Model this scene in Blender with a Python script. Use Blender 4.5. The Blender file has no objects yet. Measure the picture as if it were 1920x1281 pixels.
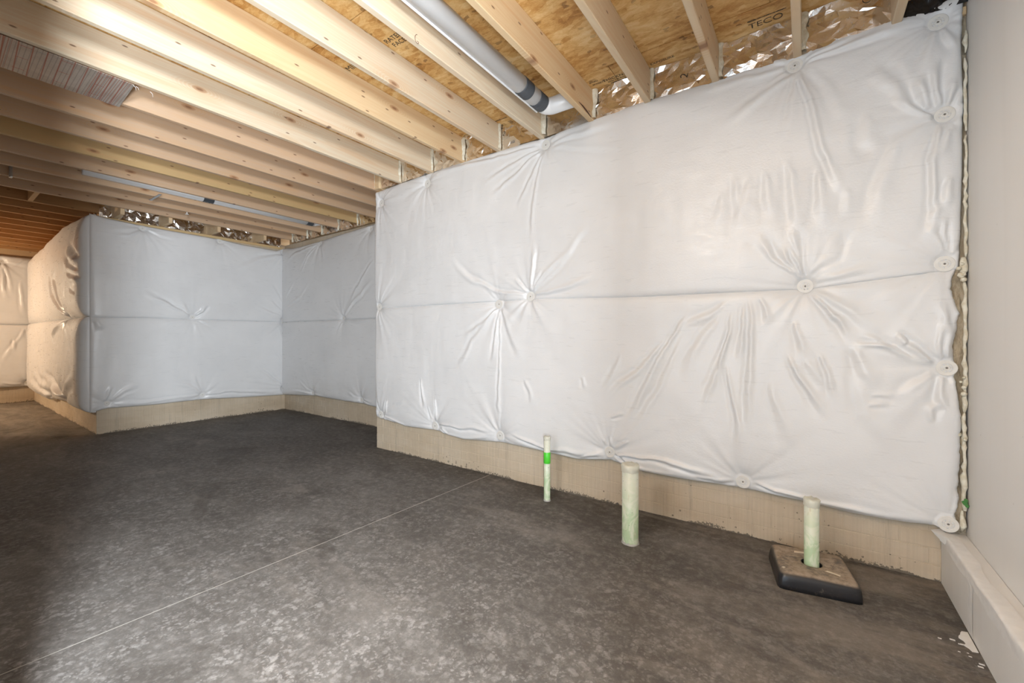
import bpy, bmesh, math, random
import numpy as np
from mathutils import Vector, Matrix

random.seed(7)
scene = bpy.context.scene
COL = scene.collection

# ------------------------------------------------------------------ camera
cam_data = bpy.data.cameras.new('camera')
cam_data.sensor_width = 36.0
cam_data.lens = 785.0 / 1920.0 * 36.0
cam_data.shift_y = -7.5 / 1920.0
cam_data.clip_start = 0.02
cam = bpy.data.objects.new('camera', cam_data)
COL.objects.link(cam)
cam.location = (0, 0, 1.14)
cam.rotation_euler = (math.radians(90), 0, math.atan2(552.0, 785.0))
scene.camera = cam

# ------------------------------------------------------------------ light
scene.view_settings.view_transform = 'Standard'
scene.view_settings.look = 'None'
scene.view_settings.gamma = 1.0
scene.view_settings.use_curve_mapping = False
scene.view_settings.exposure = 0.0

world = bpy.data.worlds.new('daylight')
scene.world = world
world.use_nodes = True
wb = world.node_tree.nodes['Background']
wb.inputs[0].default_value = (0.69, 0.845, 1.0, 1)
wb.inputs[1].default_value = 3.1


def lamp(name, kind, loc, energy, color, **kw):
    d = bpy.data.lights.new(name, kind)
    d.energy = energy
    d.color = color
    for k, v in kw.items():
        setattr(d, k, v)
    o = bpy.data.objects.new(name, d)
    o.location = loc
    COL.objects.link(o)
    return o


def aim(o, target):
    o.rotation_euler = (Vector(target) - o.location).to_track_quat('-Z', 'Y').to_euler()


# photographer's softbox beside the camera plus an added low fill light, ceiling bulb in a joist bay, tungsten bulb far left
for nm, z, e in (('softbox_high', 1.78, 180), ('added_fill_low', 0.95, 215)):
    aim(lamp(nm, 'AREA', (0.27, -0.36, z), e, (0.89, 0.95, 1.0), shape='DISK', size=0.40), (-3.33, -1.86, z))
lamp('bulb_joist_bay', 'POINT', (-1.16, -1.65, 2.76), 92, (1.0, 0.955, 0.91), shadow_soft_size=0.06)
lamp('bulb_far_left', 'POINT', (-9.8, -1.2, 1.80), 150, (1.0, 0.77, 0.53), shadow_soft_size=0.05)


# ------------------------------------------------------------------ helpers
def link(o):
    COL.objects.link(o)
    return o


def tag(o, label=None, cat=None, group=None, kind=None):
    if label: o['label'] = label
    if cat: o['category'] = cat
    if group: o['group'] = group
    if kind: o['kind'] = kind
    return o


def empty(name, loc=(0, 0, 0)):
    o = bpy.data.objects.new(name, None)
    o.empty_display_size = 0.1
    o.location = loc
    return link(o)


def setmat(me, *mats):
    for m in mats:
        me.materials.append(m)


def mesh_obj(name, me, parent=None, loc=None):
    o = bpy.data.objects.new(name, me)
    link(o)
    if parent: o.parent = parent
    if loc is not None: o.location = loc
    return o


def bm_obj(name, bm, mat, parent=None, smooth=False, loc=None):
    me = bpy.data.meshes.new(name)
    bmesh.ops.recalc_face_normals(bm, faces=bm.faces[:])
    bm.to_mesh(me)
    bm.free()
    if smooth:
        me.polygons.foreach_set('use_smooth', [True] * len(me.polygons))
    setmat(me, mat)
    return mesh_obj(name, me, parent, loc)


def add_box(bm, x0, x1, y0, y1, z0, z1, bev=0.0):
    vs = [bm.verts.new((x, y, z)) for x in (x0, x1) for y in (y0, y1) for z in (z0, z1)]
    idx = [(0, 1, 3, 2), (4, 6, 7, 5), (0, 4, 5, 1), (2, 3, 7, 6), (0, 2, 6, 4), (1, 5, 7, 3)]
    fs = [bm.faces.new([vs[i] for i in f]) for f in idx]
    if bev > 0:
        es = list({e for f in fs for e in f.edges})
        bmesh.ops.bevel(bm, geom=es, offset=bev, segments=1, affect='EDGES', profile=0.5)


def box_obj(name, x0, x1, y0, y1, z0, z1, mat, parent=None, bev=0.0):
    bm = bmesh.new()
    add_box(bm, x0, x1, y0, y1, z0, z1, bev)
    return bm_obj(name, bm, mat, parent)


def thicken(bm, t):
    bm.normal_update()
    bmesh.ops.solidify(bm, geom=bm.faces[:], thickness=t)


def add_tube(bm, pts, rad, n=20, cap=True, closed=False):
    """tube along a polyline; rad is a number or one per point"""
    pts = [Vector(p) for p in pts]
    rads = rad if isinstance(rad, (list, tuple)) else [rad] * len(pts)
    rings = []
    ref = None
    for i, p in enumerate(pts):
        a = pts[max(i - 1, 0)]
        b = pts[min(i + 1, len(pts) - 1)]
        t = (b - a).normalized()
        if ref is None:
            ref = Vector((0, 0, 1)) if abs(t.z) < 0.9 else Vector((1, 0, 0))
        s = t.cross(ref).normalized()
        ref = s.cross(t).normalized()
        rings.append([bm.verts.new(p + (s * math.cos(2 * math.pi * k / n) + ref * math.sin(2 * math.pi * k / n)) * rads[i])
                      for k in range(n)])
    for A, B in zip(rings[:-1], rings[1:]):
        for k in range(n):
            bm.faces.new((A[k], A[(k + 1) % n], B[(k + 1) % n], B[k]))
    if cap:
        bm.faces.new(rings[0][::-1])
        bm.faces.new(rings[-1])


def add_lathe(bm, prof, n=32, center=(0, 0, 0)):
    """profile of (radius, z) turned about z; a radius of 0 closes the end"""
    cx, cy, cz = center
    rings = []
    for r, z in prof:
        if r < 1e-6:
            rings.append([bm.verts.new((cx, cy, cz + z))])
        else:
            rings.append([bm.verts.new((cx + r * math.cos(2 * math.pi * k / n), cy + r * math.sin(2 * math.pi * k / n), cz + z))
                          for k in range(n)])
    for A, B in zip(rings[:-1], rings[1:]):
        for k in range(n):
            q = [A[k % len(A)], A[(k + 1) % len(A)], B[(k + 1) % len(B)], B[k % len(B)]]
            u = []
            for v in q:
                if v not in u: u.append(v)
            if len(u) >= 3:
                bm.faces.new(u)


def grid_mesh(name, P, mat, flip=False, smooth=True, skirt=None):
    """P: (nz, nu, 3) array of points -> quad grid; skirt: array of the same border points pushed back"""
    nz, nu, _ = P.shape
    verts = P.reshape(-1, 3)
    i = np.arange(nz * nu).reshape(nz, nu)
    q = np.stack([i[:-1, :-1], i[:-1, 1:], i[1:, 1:], i[1:, :-1]], -1).reshape(-1, 4)
    if skirt is not None:
        b = np.concatenate([i[0, :], i[1:, -1], i[-1, -2::-1], i[-2:0:-1, 0]])
        sv = skirt.reshape(-1, 3)[b]
        j = np.arange(len(b)) + nz * nu
        verts = np.concatenate([verts, sv])
        bn, jn = np.roll(b, -1), np.roll(j, -1)
        q = np.concatenate([q, np.stack([b, j, jn, bn], -1)])
    if flip:
        q = q[:, ::-1]
    me = bpy.data.meshes.new(name)
    me.vertices.add(len(verts))
    me.vertices.foreach_set('co', verts.astype(np.float32).ravel())
    me.loops.add(len(q) * 4)
    me.loops.foreach_set('vertex_index', q.astype(np.int32).ravel())
    me.polygons.add(len(q))
    me.polygons.foreach_set('loop_start', (np.arange(len(q)) * 4).astype(np.int32))
    me.polygons.foreach_set('loop_total', np.full(len(q), 4, np.int32))
    me.polygons.foreach_set('use_smooth', np.full(len(q), smooth))
    me.update(calc_edges=True)
    me.validate()
    setmat(me, mat)
    return me


def vnoise(x, y, seed=0):
    """smooth 2-D value noise in -1..1 (numpy arrays)"""
    rs = np.random.RandomState(seed)
    T = rs.rand(256, 256) * 2 - 1
    xi, yi = np.floor(x).astype(int), np.floor(y).astype(int)
    fx, fy = x - xi, y - yi
    fx = fx * fx * (3 - 2 * fx)
    fy = fy * fy * (3 - 2 * fy)
    g = lambda a, b: T[a % 256, b % 256]
    return (g(xi, yi) * (1 - fx) + g(xi + 1, yi) * fx) * (1 - fy) + (g(xi, yi + 1) * (1 - fx) + g(xi + 1, yi + 1) * fx) * fy


def fbm(x, y, seed=0, n=3):
    s, a = 0, 1.0
    for k in range(n):
        s = s + a * vnoise(x * 2 ** k, y * 2 ** k, seed + k)
        a *= 0.5
    return s


# ------------------------------------------------------------------ materials
class N:
    """tiny node-graph helper"""

    def __init__(self, name):
        self.m = bpy.data.materials.new(name)
        self.m.use_nodes = True
        self.t = self.m.node_tree
        self.b = self.t.nodes['Principled BSDF']
        self.tc = self.n('ShaderNodeTexCoord')

    def n(self, kind, **kw):
        o = self.t.nodes.new(kind)
        for k, v in kw.items():
            setattr(o, k, v)
        return o

    def put(self, sock, v):
        if isinstance(v, bpy.types.NodeSocket):
            self.t.links.new(v, sock)
        else:
            if sock.type == 'RGBA' and len(v) == 3: v = (*v, 1)
            sock.default_value = v

    def coord(self, scale=(1, 1, 1), rot=(0, 0, 0), loc=(0, 0, 0), src=None):
        mp = self.n('ShaderNodeMapping')
        self.put(mp.inputs['Vector'], src or self.tc.outputs['Object'])
        self.put(mp.inputs['Scale'], scale)
        self.put(mp.inputs['Rotation'], rot)
        self.put(mp.inputs['Location'], loc)
        return mp.outputs[0]

    def noise(self, vec, scale=5, detail=4, rough=0.55, dist=0):
        o = self.n('ShaderNodeTexNoise')
        self.put(o.inputs['Vector'], vec)
        for k, v in (('Scale', scale), ('Detail', detail), ('Roughness', rough), ('Distortion', dist)):
            self.put(o.inputs[k], v)
        return o.outputs['Fac']

    def voro(self, vec, scale=5, feature='F1', out='Distance', rnd=1.0, dim='3D'):
        o = self.n('ShaderNodeTexVoronoi', feature=feature, voronoi_dimensions=dim)
        self.put(o.inputs['Vector'], vec)
        self.put(o.inputs['Scale'], scale)
        self.put(o.inputs['Randomness'], rnd)
        return o.outputs[out]

    def ramp(self, fac, stops, interp='LINEAR'):
        o = self.n('ShaderNodeValToRGB')
        e = o.color_ramp.elements
        o.color_ramp.interpolation = interp
        while len(e) < len(stops): e.new(0.5)
        for el, (p, c) in zip(e, stops):
            el.position = p
            el.color = (*c, 1) if len(c) == 3 else c
        self.put(o.inputs[0], fac)
        return o.outputs[0]

    def fr(self, fac, lo, hi, a=0.0, b=1.0):
        o = self.n('ShaderNodeMapRange')
        o.interpolation_type = 'SMOOTHSTEP'
        for k, v in zip(('Value', 'From Min', 'From Max', 'To Min', 'To Max'), (fac, lo, hi, a, b)):
            self.put(o.inputs[k], v)
        return o.outputs[0]

    def math(self, op, a, b=0.0, clamp=False):
        o = self.n('ShaderNodeMath', operation=op, use_clamp=clamp)
        self.put(o.inputs[0], a)
        self.put(o.inputs[1], b)
        return o.outputs[0]

    def mix(self, fac, a, b, mode='MIX'):
        o = self.n('ShaderNodeMix', data_type='RGBA', blend_type=mode)
        self.put(o.inputs[0], fac)
        self.put(o.inputs[6], a)
        self.put(o.inputs[7], b)
        return o.outputs[2]

    def bump(self, h, strength=0.3, dist=0.01, normal=None):
        o = self.n('ShaderNodeBump')
        self.put(o.inputs['Height'], h)
        self.put(o.inputs['Strength'], strength)
        self.put(o.inputs['Distance'], dist)
        if normal: self.put(o.inputs['Normal'], normal)
        return o.outputs[0]

    def sep(self, vec):
        o = self.n('ShaderNodeSeparateXYZ')
        self.put(o.inputs[0], vec)
        return o.outputs

    def out(self, color=None, rough=None, metal=None, normal=None, spec=None, **kw):
        for k, v in (('Base Color', color), ('Roughness', rough), ('Metallic', metal), ('Normal', normal), ('Specular IOR Level', spec)):
            if v is not None: self.put(self.b.inputs[k], v)
        for k, v in kw.items():
            self.put(self.b.inputs[k.replace('_', ' ')], v)
        return self.m


def plain(name, c, rough=0.6, metal=0.0, spec=0.5):
    g = N(name)
    v = g.noise(g.coord((1, 1, 1)), 30, 3)
    col = g.mix(g.fr(v, 0.3, 0.7), tuple(x * 0.93 for x in c), c)
    return g.out(col, rough, metal, spec=spec)


def make_wood():
    g = N('pine_lumber')
    oi = g.n('ShaderNodeObjectInfo')
    rnd = oi.outputs['Random']
    off = g.n('ShaderNodeCombineXYZ')
    g.put(off.inputs[0], g.math('MULTIPLY', rnd, 37.0))
    g.put(off.inputs[1], g.math('MULTIPLY', rnd, 91.0))
    g.put(off.inputs[2], g.math('MULTIPLY', rnd, 53.0))
    add = g.n('ShaderNodeVectorMath', operation='ADD')
    g.put(add.inputs[0], g.tc.outputs['Object'])
    g.put(add.inputs[1], off.outputs[0])
    P = add.outputs[0]
    warp = g.noise(g.coord((1.5, 0.7, 3.0), src=P), 1.0, 2)
    fine = g.noise(g.coord((60, 2.0, 160), src=P), 1.0, 4, 0.6)
    wide = g.noise(g.coord((6, 0.45, 14), src=P), 1.0, 2, 0.5, 0.6)
    rings = g.math('FRACT', g.math('MULTIPLY', g.math('ADD', wide, g.math('MULTIPLY', warp, 0.3)), 11.0))
    rings = g.fr(g.math('ABSOLUTE', g.math('SUBTRACT', rings, 0.5)), 0.0, 0.5)
    # knots on a stretched cell lattice across the face
    sp = g.sep(P)

    def cells(sy, sz, keep):
        cv = g.n('ShaderNodeCombineXYZ')
        g.put(cv.inputs[0], g.math('MULTIPLY', sp[1], sy))
        g.put(cv.inputs[1], g.math('MULTIPLY', sp[2], sz))
        o = g.n('ShaderNodeTexVoronoi', feature='F1', voronoi_dimensions='2D')
        g.put(o.inputs['Vector'], cv.outputs[0])
        g.put(o.inputs['Scale'], 1.0)
        m = g.math('GREATER_THAN', g.sep(o.outputs['Color'])[0], keep)
        return g.math('ADD', o.outputs['Distance'], g.math('MULTIPLY', g.math('SUBTRACT', 1.0, m), 5.0))
    kd = cells(2.1, 5.2, 0.58)
    knot = g.fr(kd, 0.055, 0.11, 1.0, 0.0)
    core = g.fr(kd, 0.02, 0.06, 1.0, 0.0)
    halo = g.fr(kd, 0.10, 0.42, 1.0, 0.0)
    spots = g.fr(cells(4.6, 14.0, 0.66), 0.035, 0.085, 1.0, 0.0)
    base = oi.outputs['Color']
    col = g.mix(g.math('MULTIPLY', rings, 0.22), base, (0.62, 0.36, 0.17))
    col = g.mix(g.fr(fine, 0.45, 0.75, 0.0, 0.18), col, (0.60, 0.36, 0.18))
    col = g.mix(g.fr(wide, 0.52, 0.75, 0.0, 0.35), col, (0.66, 0.36, 0.16))
    col = g.mix(g.math('MULTIPLY', g.math('MULTIPLY', halo, g.fr(g.math('FRACT', g.math('MULTIPLY', kd, 22.0)), 0.1, 0.6)), 0.32), col, (0.60, 0.36, 0.17))
    col = g.mix(g.math('MULTIPLY', knot, 0.62), col, (0.40, 0.19, 0.085))
    col = g.mix(g.math('MULTIPLY', core, 0.6), col, (0.16, 0.07, 0.035))
    col = g.mix(g.math('MULTIPLY', spots, 0.78), col, (0.13, 0.055, 0.03))
    nrm = g.bump(fine, 0.15, 0.002)
    return g.out(col, 0.62, normal=nrm, spec=0.3)


def make_osb():
    g = N('oriented_strand_board')
    oi = g.n('ShaderNodeObjectInfo')
    P = g.tc.outputs['Object']
    w = g.n('ShaderNodeTexNoise')
    g.put(w.inputs['Vector'], g.coord((1, 1, 1)))
    g.put(w.inputs['Scale'], 6.0)
    mixv = g.n('ShaderNodeVectorMath', operation='MULTIPLY_ADD')
    g.put(mixv.inputs[0], w.outputs['Color'])
    g.put(mixv.inputs[1], (0.035, 0.035, 0.0))
    g.put(mixv.inputs[2], P)
    W = mixv.outputs[0]
    c1 = g.voro(g.coord((13, 34, 1), (0, 0, 0.5), src=W), 1.0, out='Color', dim='2D')
    c2 = g.voro(g.coord((18, 52, 1), (0, 0, -0.6), (3, 7, 0), src=W), 1.0, out='Color', dim='2D')
    c3 = g.voro(g.coord((34, 60, 1), (0, 0, 0.1), (9, 2, 0), src=W), 1.0, out='Color', dim='2D')
    big = g.noise(g.coord((2.0, 3.4, 1)), 1.0, 5, 0.68, 0.5)
    fine = g.noise(g.coord((60, 170, 1), (0, 0, 0.3), src=W), 1.0, 3, 0.7)
    a = g.math('MULTIPLY', g.sep(c1)[0], 0.22)
    b = g.math('MULTIPLY', g.sep(c2)[1], 0.20)
    f = g.math('ADD', g.math('ADD', a, b), g.math('MULTIPLY', g.math('SUBTRACT', big, 0.28), 1.25))
    f = g.math('ADD', f, g.math('MULTIPLY', g.math('SUBTRACT', fine, 0.5), 0.45))
    col = g.ramp(f, [(0.08, (0.33, 0.145, 0.035)), (0.32, (0.55, 0.285, 0.085)), (0.5, (0.69, 0.42, 0.16)), (0.7, (0.79, 0.55, 0.26)), (1.0, (0.86, 0.67, 0.40))])
    flake = g.math('MULTIPLY', g.math('GREATER_THAN', g.sep(c3)[2], 0.972), g.fr(big, 0.4, 0.6, 0.8, 0.3))
    col = g.mix(g.math('MULTIPLY', flake, 0.8), col, (0.16, 0.07, 0.025))
    n = g.bump(f, 0.12, 0.002)
    return g.out(col, 0.55, normal=n, spec=0.35)


def make_concrete_floor():
    g = N('troweled_concrete')
    P = g.tc.outputs['Object']
    big = g.noise(g.coord((0.8, 0.8, 1)), 1.0, 4, 0.6, 0.4)
    mid = g.noise(g.coord((3.2, 3.2, 1)), 1.0, 5, 0.65, 0.3)
    smear = g.noise(g.coord((1.5, 4.6, 1), (0, 0, 0.5)), 1.0, 6, 0.7, 0.5)
    fine = g.noise(g.coord((1, 1, 1)), 75, 5, 0.7)
    f2 = g.noise(g.coord((1, 1, 1)), 22, 5, 0.7)
    f = g.math('ADD', g.math('MULTIPLY', big, 0.25), g.math('MULTIPLY', mid, 0.28))
    f = g.math('ADD', f, g.math('MULTIPLY', smear, 0.22))
    f = g.math('ADD', f, g.math('MULTIPLY', f2, 0.28))
    f = g.math('ADD', f, g.math('MULTIPLY', fine, 0.12))
    col = g.ramp(f, [(0.42, (0.055, 0.048, 0.042)), (0.55, (0.106, 0.096, 0.087)), (0.64, (0.162, 0.151, 0.140)), (0.78, (0.25, 0.237, 0.223))])
    # pale lime bloom in flecks, thicker on the near part of the slab
    d = g.sep(P)
    near = g.fr(g.math('ADD', d[1], g.math('MULTIPLY', g.math('SUBTRACT', big, 0.5), 2.0)), 0.4, 2.5, 1.0, 0.0)
    far = g.fr(d[0], -3.8, -1.6, 0.30, 1.0)
    cover = g.math('MULTIPLY', near, far)
    wob = g.n('ShaderNodeTexNoise')
    g.put(wob.inputs['Vector'], P)
    g.put(wob.inputs['Scale'], 26.0)
    g.put(wob.inputs['Detail'], 4.0)
    wv = g.n('ShaderNodeVectorMath', operation='MULTIPLY_ADD')
    g.put(wv.inputs[0], wob.outputs['Color'])
    g.put(wv.inputs[1], (0.05, 0.05, 0.0))
    g.put(wv.inputs[2], P)

    def flecks(scale, lo, hi):
        o = g.n('ShaderNodeTexVoronoi', feature='F1', voronoi_dimensions='2D')
        g.put(o.inputs['Vector'], wv.outputs[0])
        g.put(o.inputs['Scale'], scale)
        size = g.math('MULTIPLY', g.math('POWER', g.sep(o.outputs['Color'])[0], 3.0), hi)
        return g.fr(g.math('SUBTRACT', g.math('ADD', size, lo), o.outputs['Distance']), -0.16, 0.14)
    patch = g.noise(g.coord((1, 1, 1), loc=(7, 2, 0)), 4.5, 4, 0.65)
    n1 = g.noise(g.coord((1, 1, 1), loc=(5, 3, 0)), 30, 5, 0.68)
    fl = g.math('MAXIMUM', g.math('MULTIPLY', flecks(27.0, 0.0, 0.52), 0.8), g.math('MULTIPLY', flecks(60.0, 0.05, 0.55), 0.75))
    fl = g.math('MULTIPLY', fl, g.fr(n1, 0.36, 0.56, 0.15, 1.0))
    fl = g.math('MAXIMUM', fl, g.math('MULTIPLY', g.fr(n1, 0.52, 0.70), 0.7))
    fl = g.math('MULTIPLY', fl, g.fr(patch, 0.36, 0.60, 0.25, 1.0))
    fl = g.math('MULTIPLY', fl, g.fr(fine, 0.32, 0.62, 0.45, 1.0))
    grain = g.noise(g.coord((1, 1, 1), loc=(2, 4, 0)), 130, 3, 0.7)
    col = g.mix(g.fr(grain, 0.35, 0.65, 0.28, 0.0), col, (0.055, 0.048, 0.042))
    col = g.mix(g.fr(f2, 0.50, 0.68, 0.0, 0.30), col, (0.27, 0.25, 0.23))
    col = g.mix(g.math('MULTIPLY', cover, 0.20), col, (0.30, 0.287, 0.275))
    col = g.mix(g.math('MULTIPLY', fl, g.math('ADD', g.math('MULTIPLY', cover, 0.80), 0.16)), col, (0.45, 0.435, 0.42))
    col = g.mix(g.math('MULTIPLY', g.fr(d[0], -7.6, -6.2, 1.0, 0.0), g.fr(smear, 0.35, 0.65, 0.25, 0.65)), col, (0.36, 0.315, 0.26))  # pale streaks at far left, with the bulb's light pool put into the colour
    dust = g.noise(g.coord((1.1, 2.6, 1), (0, 0, -0.4), (4, 9, 0)), 1.0, 6, 0.68, 0.7)
    col = g.mix(g.fr(dust, 0.54, 0.68, 0.0, 0.34), col, (0.29, 0.262, 0.235))
    damp = g.noise(g.coord((1.3, 1.9, 1), (0, 0, 0.2), (8, 1, 0)), 1.0, 6, 0.66, 0.6)
    col = g.mix(g.fr(damp, 0.54, 0.66, 0.0, 0.5), col, (0.062, 0.053, 0.046))
    # sandy brown stain along the right end
    st = g.math('MULTIPLY', g.fr(d[0], -0.9, 0.5, 0.0, 1.0), g.fr(smear, 0.38, 0.62))
    col = g.mix(g.math('MULTIPLY', st, 0.42), col, (0.30, 0.255, 0.205))
    rough = g.fr(mid, 0.3, 0.7, 0.62, 0.80)
    n = g.bump(g.math('ADD', fine, g.math('MULTIPLY', mid, 0.6)), 0.16, 0.004)
    return g.out(col, rough, normal=n, spec=0.25)


def make_brick_concrete():
    g = N('brick_pattern_concrete')
    oi = g.n('ShaderNodeObjectInfo')
    geo = g.n('ShaderNodeNewGeometry')
    W = geo.outputs['Position']
    blot = g.noise(g.coord((1.6, 1.6, 4), src=W), 1.0, 4, 0.6)
    ribs = g.noise(g.coord((95, 95, 2.0), src=W), 1.0, 2, 0.5)
    fine = g.noise(g.coord((1, 1, 1), src=W), 70, 4, 0.65)
    streak = g.noise(g.coord((18, 18, 1.2), src=W), 1.0, 4, 0.7)
    z = g.sep(W)[2]
    col = g.ramp(blot, [(0.3, (0.52, 0.42, 0.305)), (0.5, (0.595, 0.495, 0.37)), (0.72, (0.65, 0.56, 0.445))])
    col = g.mix(g.fr(streak, 0.56, 0.72, 0.0, 0.32), col, (0.30, 0.26, 0.21))
    col = g.mix(g.fr(ribs, 0.35, 0.65, 0.10, 0.0), col, (0.24, 0.20, 0.16))
    # pits and dirt, denser near the slab
    pit = g.voro(g.coord((1, 1, 1), src=W), 26)
    low = g.fr(z, 0.005, 0.11, 1.0, 0.0)
    patch = g.noise(g.coord((2.2, 2.2, 2.2), src=W), 1.0, 2)
    thr = g.math('ADD', g.math('MULTIPLY', g.math('MULTIPLY', low, 0.2), g.fr(patch, 0.35, 0.6)), g.fr(patch, 0.5, 0.7, 0.02, 0.15))
    hole = g.math('MULTIPLY', g.math('LESS_THAN', pit, thr), g.fr(fine, 0.42, 0.52))
    col = g.mix(g.math('MULTIPLY', hole, 0.8), col, (0.10, 0.085, 0.07))
    rim = g.math('LESS_THAN', z, g.math('MULTIPLY', g.fr(fine, 0.3, 0.7, 0.0, 0.036), g.fr(g.noise(g.coord((3.0, 3.0, 1), src=W), 1.0, 4, 0.7), 0.36, 0.62)))
    col = g.mix(g.math('MULTIPLY', rim, 0.8), col, (0.11, 0.095, 0.08))
    h = g.math('ADD', ribs, g.math('MULTIPLY', fine, 0.5))
    h = g.math('SUBTRACT', h, hole)
    return g.out(col, 0.8, normal=g.bump(h, 0.35, 0.006), spec=0.25)


def make_poly():
    g = N('white_poly_film')
    geo = g.n('ShaderNodeNewGeometry')
    W = geo.outputs['Position']
    hor = g.noise(g.coord((7, 7, 60), src=W), 1.0, 3, 0.55, 0.5)
    cell = g.noise(g.coord((85, 85, 120), src=W), 1.0, 3, 0.6)
    blot = g.noise(g.coord((2, 2, 3), src=W), 1.0, 3)
    col = g.mix(g.fr(blot, 0.3, 0.7), (0.775, 0.780, 0.79), (0.815, 0.82, 0.83))
    h = g.math('MULTIPLY', cell, 0.7)
    rough = g.fr(hor, 0.3, 0.7, 0.27, 0.36)
    return g.out(col, rough, normal=g.bump(h, 0.34, 0.003), spec=0.5)


def make_drywall():
    g = N('primed_drywall')
    geo = g.n('ShaderNodeNewGeometry')
    W = geo.outputs['Position']
    v = g.noise(g.coord((1, 0.8, 0.5), src=W), 1.3, 3)
    f = g.noise(g.coord((1, 1, 1), src=W), 160, 3)
    roll = g.noise(g.coord((9, 9, 0.4), src=W), 1.0, 2)
    sp = g.voro(g.coord((1, 1, 1), src=W), 9)
    col = g.mix(g.fr(v, 0.3, 0.7), (0.76, 0.74, 0.715), (0.80, 0.785, 0.765))
    col = g.mix(g.fr(roll, 0.4, 0.7, 0.0, 0.12), col, (0.62, 0.585, 0.545))
    col = g.mix(g.math('MULTIPLY', g.math('LESS_THAN', sp, 0.035), 0.35), col, (0.42, 0.38, 0.33))
    return g.out(col, 0.5, normal=g.bump(f, 0.10, 0.002), spec=0.4)


def make_foil():
    g = N('crumpled_foil')
    w = g.coord((1, 1, 1))
    f = g.noise(w, 55, 4, 0.6, 0.8)
    scr = g.noise(g.coord((10, 10, 160), (0.3, 0.4, 0.2)), 1.0, 3, 0.6)
    h = g.math('ADD', g.math('MULTIPLY', f, 0.6), g.math('MULTIPLY', scr, 0.3))
    return g.out((0.86, 0.83, 0.79), g.fr(f, 0.3, 0.7, 0.14, 0.28), 1.0, normal=g.bump(h, 0.2, 0.006))


def make_galv():
    g = N('galvanized_steel')
    c = g.noise(g.coord((1, 0.4, 1)), 26, 3)
    col = g.mix(c, (0.88, 0.89, 0.91), (0.94, 0.945, 0.95))
    f = g.noise(g.coord((3, 30, 3)), 3.0, 3)
    return g.out(col, g.fr(f, 0.3, 0.7, 0.34, 0.44), 0.1)


def make_foam():
    g = N('spray_foam')
    f = g.noise(g.coord((1, 1, 1)), 40, 4, 0.6)
    col = g.mix(g.fr(f, 0.35, 0.65), (0.66, 0.60, 0.46), (0.80, 0.77, 0.66))
    return g.out(col, 0.7, normal=g.bump(f, 0.5, 0.01))


def make_wool():
    g = N('mineral_wool')
    f = g.noise(g.coord((60, 60, 14)), 1.0, 5, 0.7, 1.0)
    b = g.noise(g.coord((9, 9, 5)), 1.0, 3)
    col = g.ramp(g.math('ADD', g.math('MULTIPLY', f, 0.6), g.math('MULTIPLY', b, 0.4)),
                 [(0.32, (0.20, 0.15, 0.10)), (0.5, (0.46, 0.38, 0.27)), (0.7, (0.66, 0.58, 0.46))])
    return g.out(col, 0.95, normal=g.bump(f, 0.8, 0.01), spec=0.1)


def make_pipe():
    g = N('pale_green_plastic')
    P = g.coord((1, 1, 1))
    f = g.noise(g.coord((9, 9, 9)), 1.0, 4, 0.6, 1.6)
    v = g.noise(g.coord((40, 40, 6)), 1.0, 4, 0.6)
    z = g.sep(P)[2]
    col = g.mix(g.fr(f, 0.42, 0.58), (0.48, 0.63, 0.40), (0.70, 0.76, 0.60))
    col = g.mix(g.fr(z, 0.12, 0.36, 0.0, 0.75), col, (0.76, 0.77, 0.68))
    col = g.mix(g.fr(v, 0.62, 0.72, 0.0, 0.5), col, (0.50, 0.42, 0.25))
    dirt = g.math('LESS_THAN', g.voro(g.coord((1, 1, 1)), 34), 0.085)
    col = g.mix(g.math('MULTIPLY', dirt, 0.75), col, (0.16, 0.17, 0.13))
    return g.out(col, 0.38, spec=0.45)


def make_black_plastic():
    g = N('dusty_black_plastic')
    geo = g.n('ShaderNodeNewGeometry')
    up = g.sep(geo.outputs['Normal'])[2]
    f = g.noise(g.coord((6, 6, 6)), 1.0, 5, 0.65, 0.8)
    fi = g.noise(g.coord((40, 40, 40)), 1.0, 4, 0.7)
    lay = g.math('MULTIPLY', g.fr(up, 0.55, 0.95), g.fr(g.math('ADD', g.math('MULTIPLY', f, 0.75), g.math('MULTIPLY', fi, 0.25)), 0.30, 0.52))
    side = g.math('MULTIPLY', g.fr(f, 0.58, 0.68), g.fr(fi, 0.45, 0.6, 0.0, 0.5))
    dust = g.math('MAXIMUM', lay, side)
    col = g.mix(dust, (0.018, 0.018, 0.021), g.mix(g.fr(fi, 0.3, 0.7), (0.28, 0.215, 0.155), (0.40, 0.32, 0.245)))
    return g.out(col, g.fr(dust, 0.0, 1.0, 0.32, 0.85), normal=g.bump(fi, 0.2, 0.004), spec=0.5)


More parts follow.
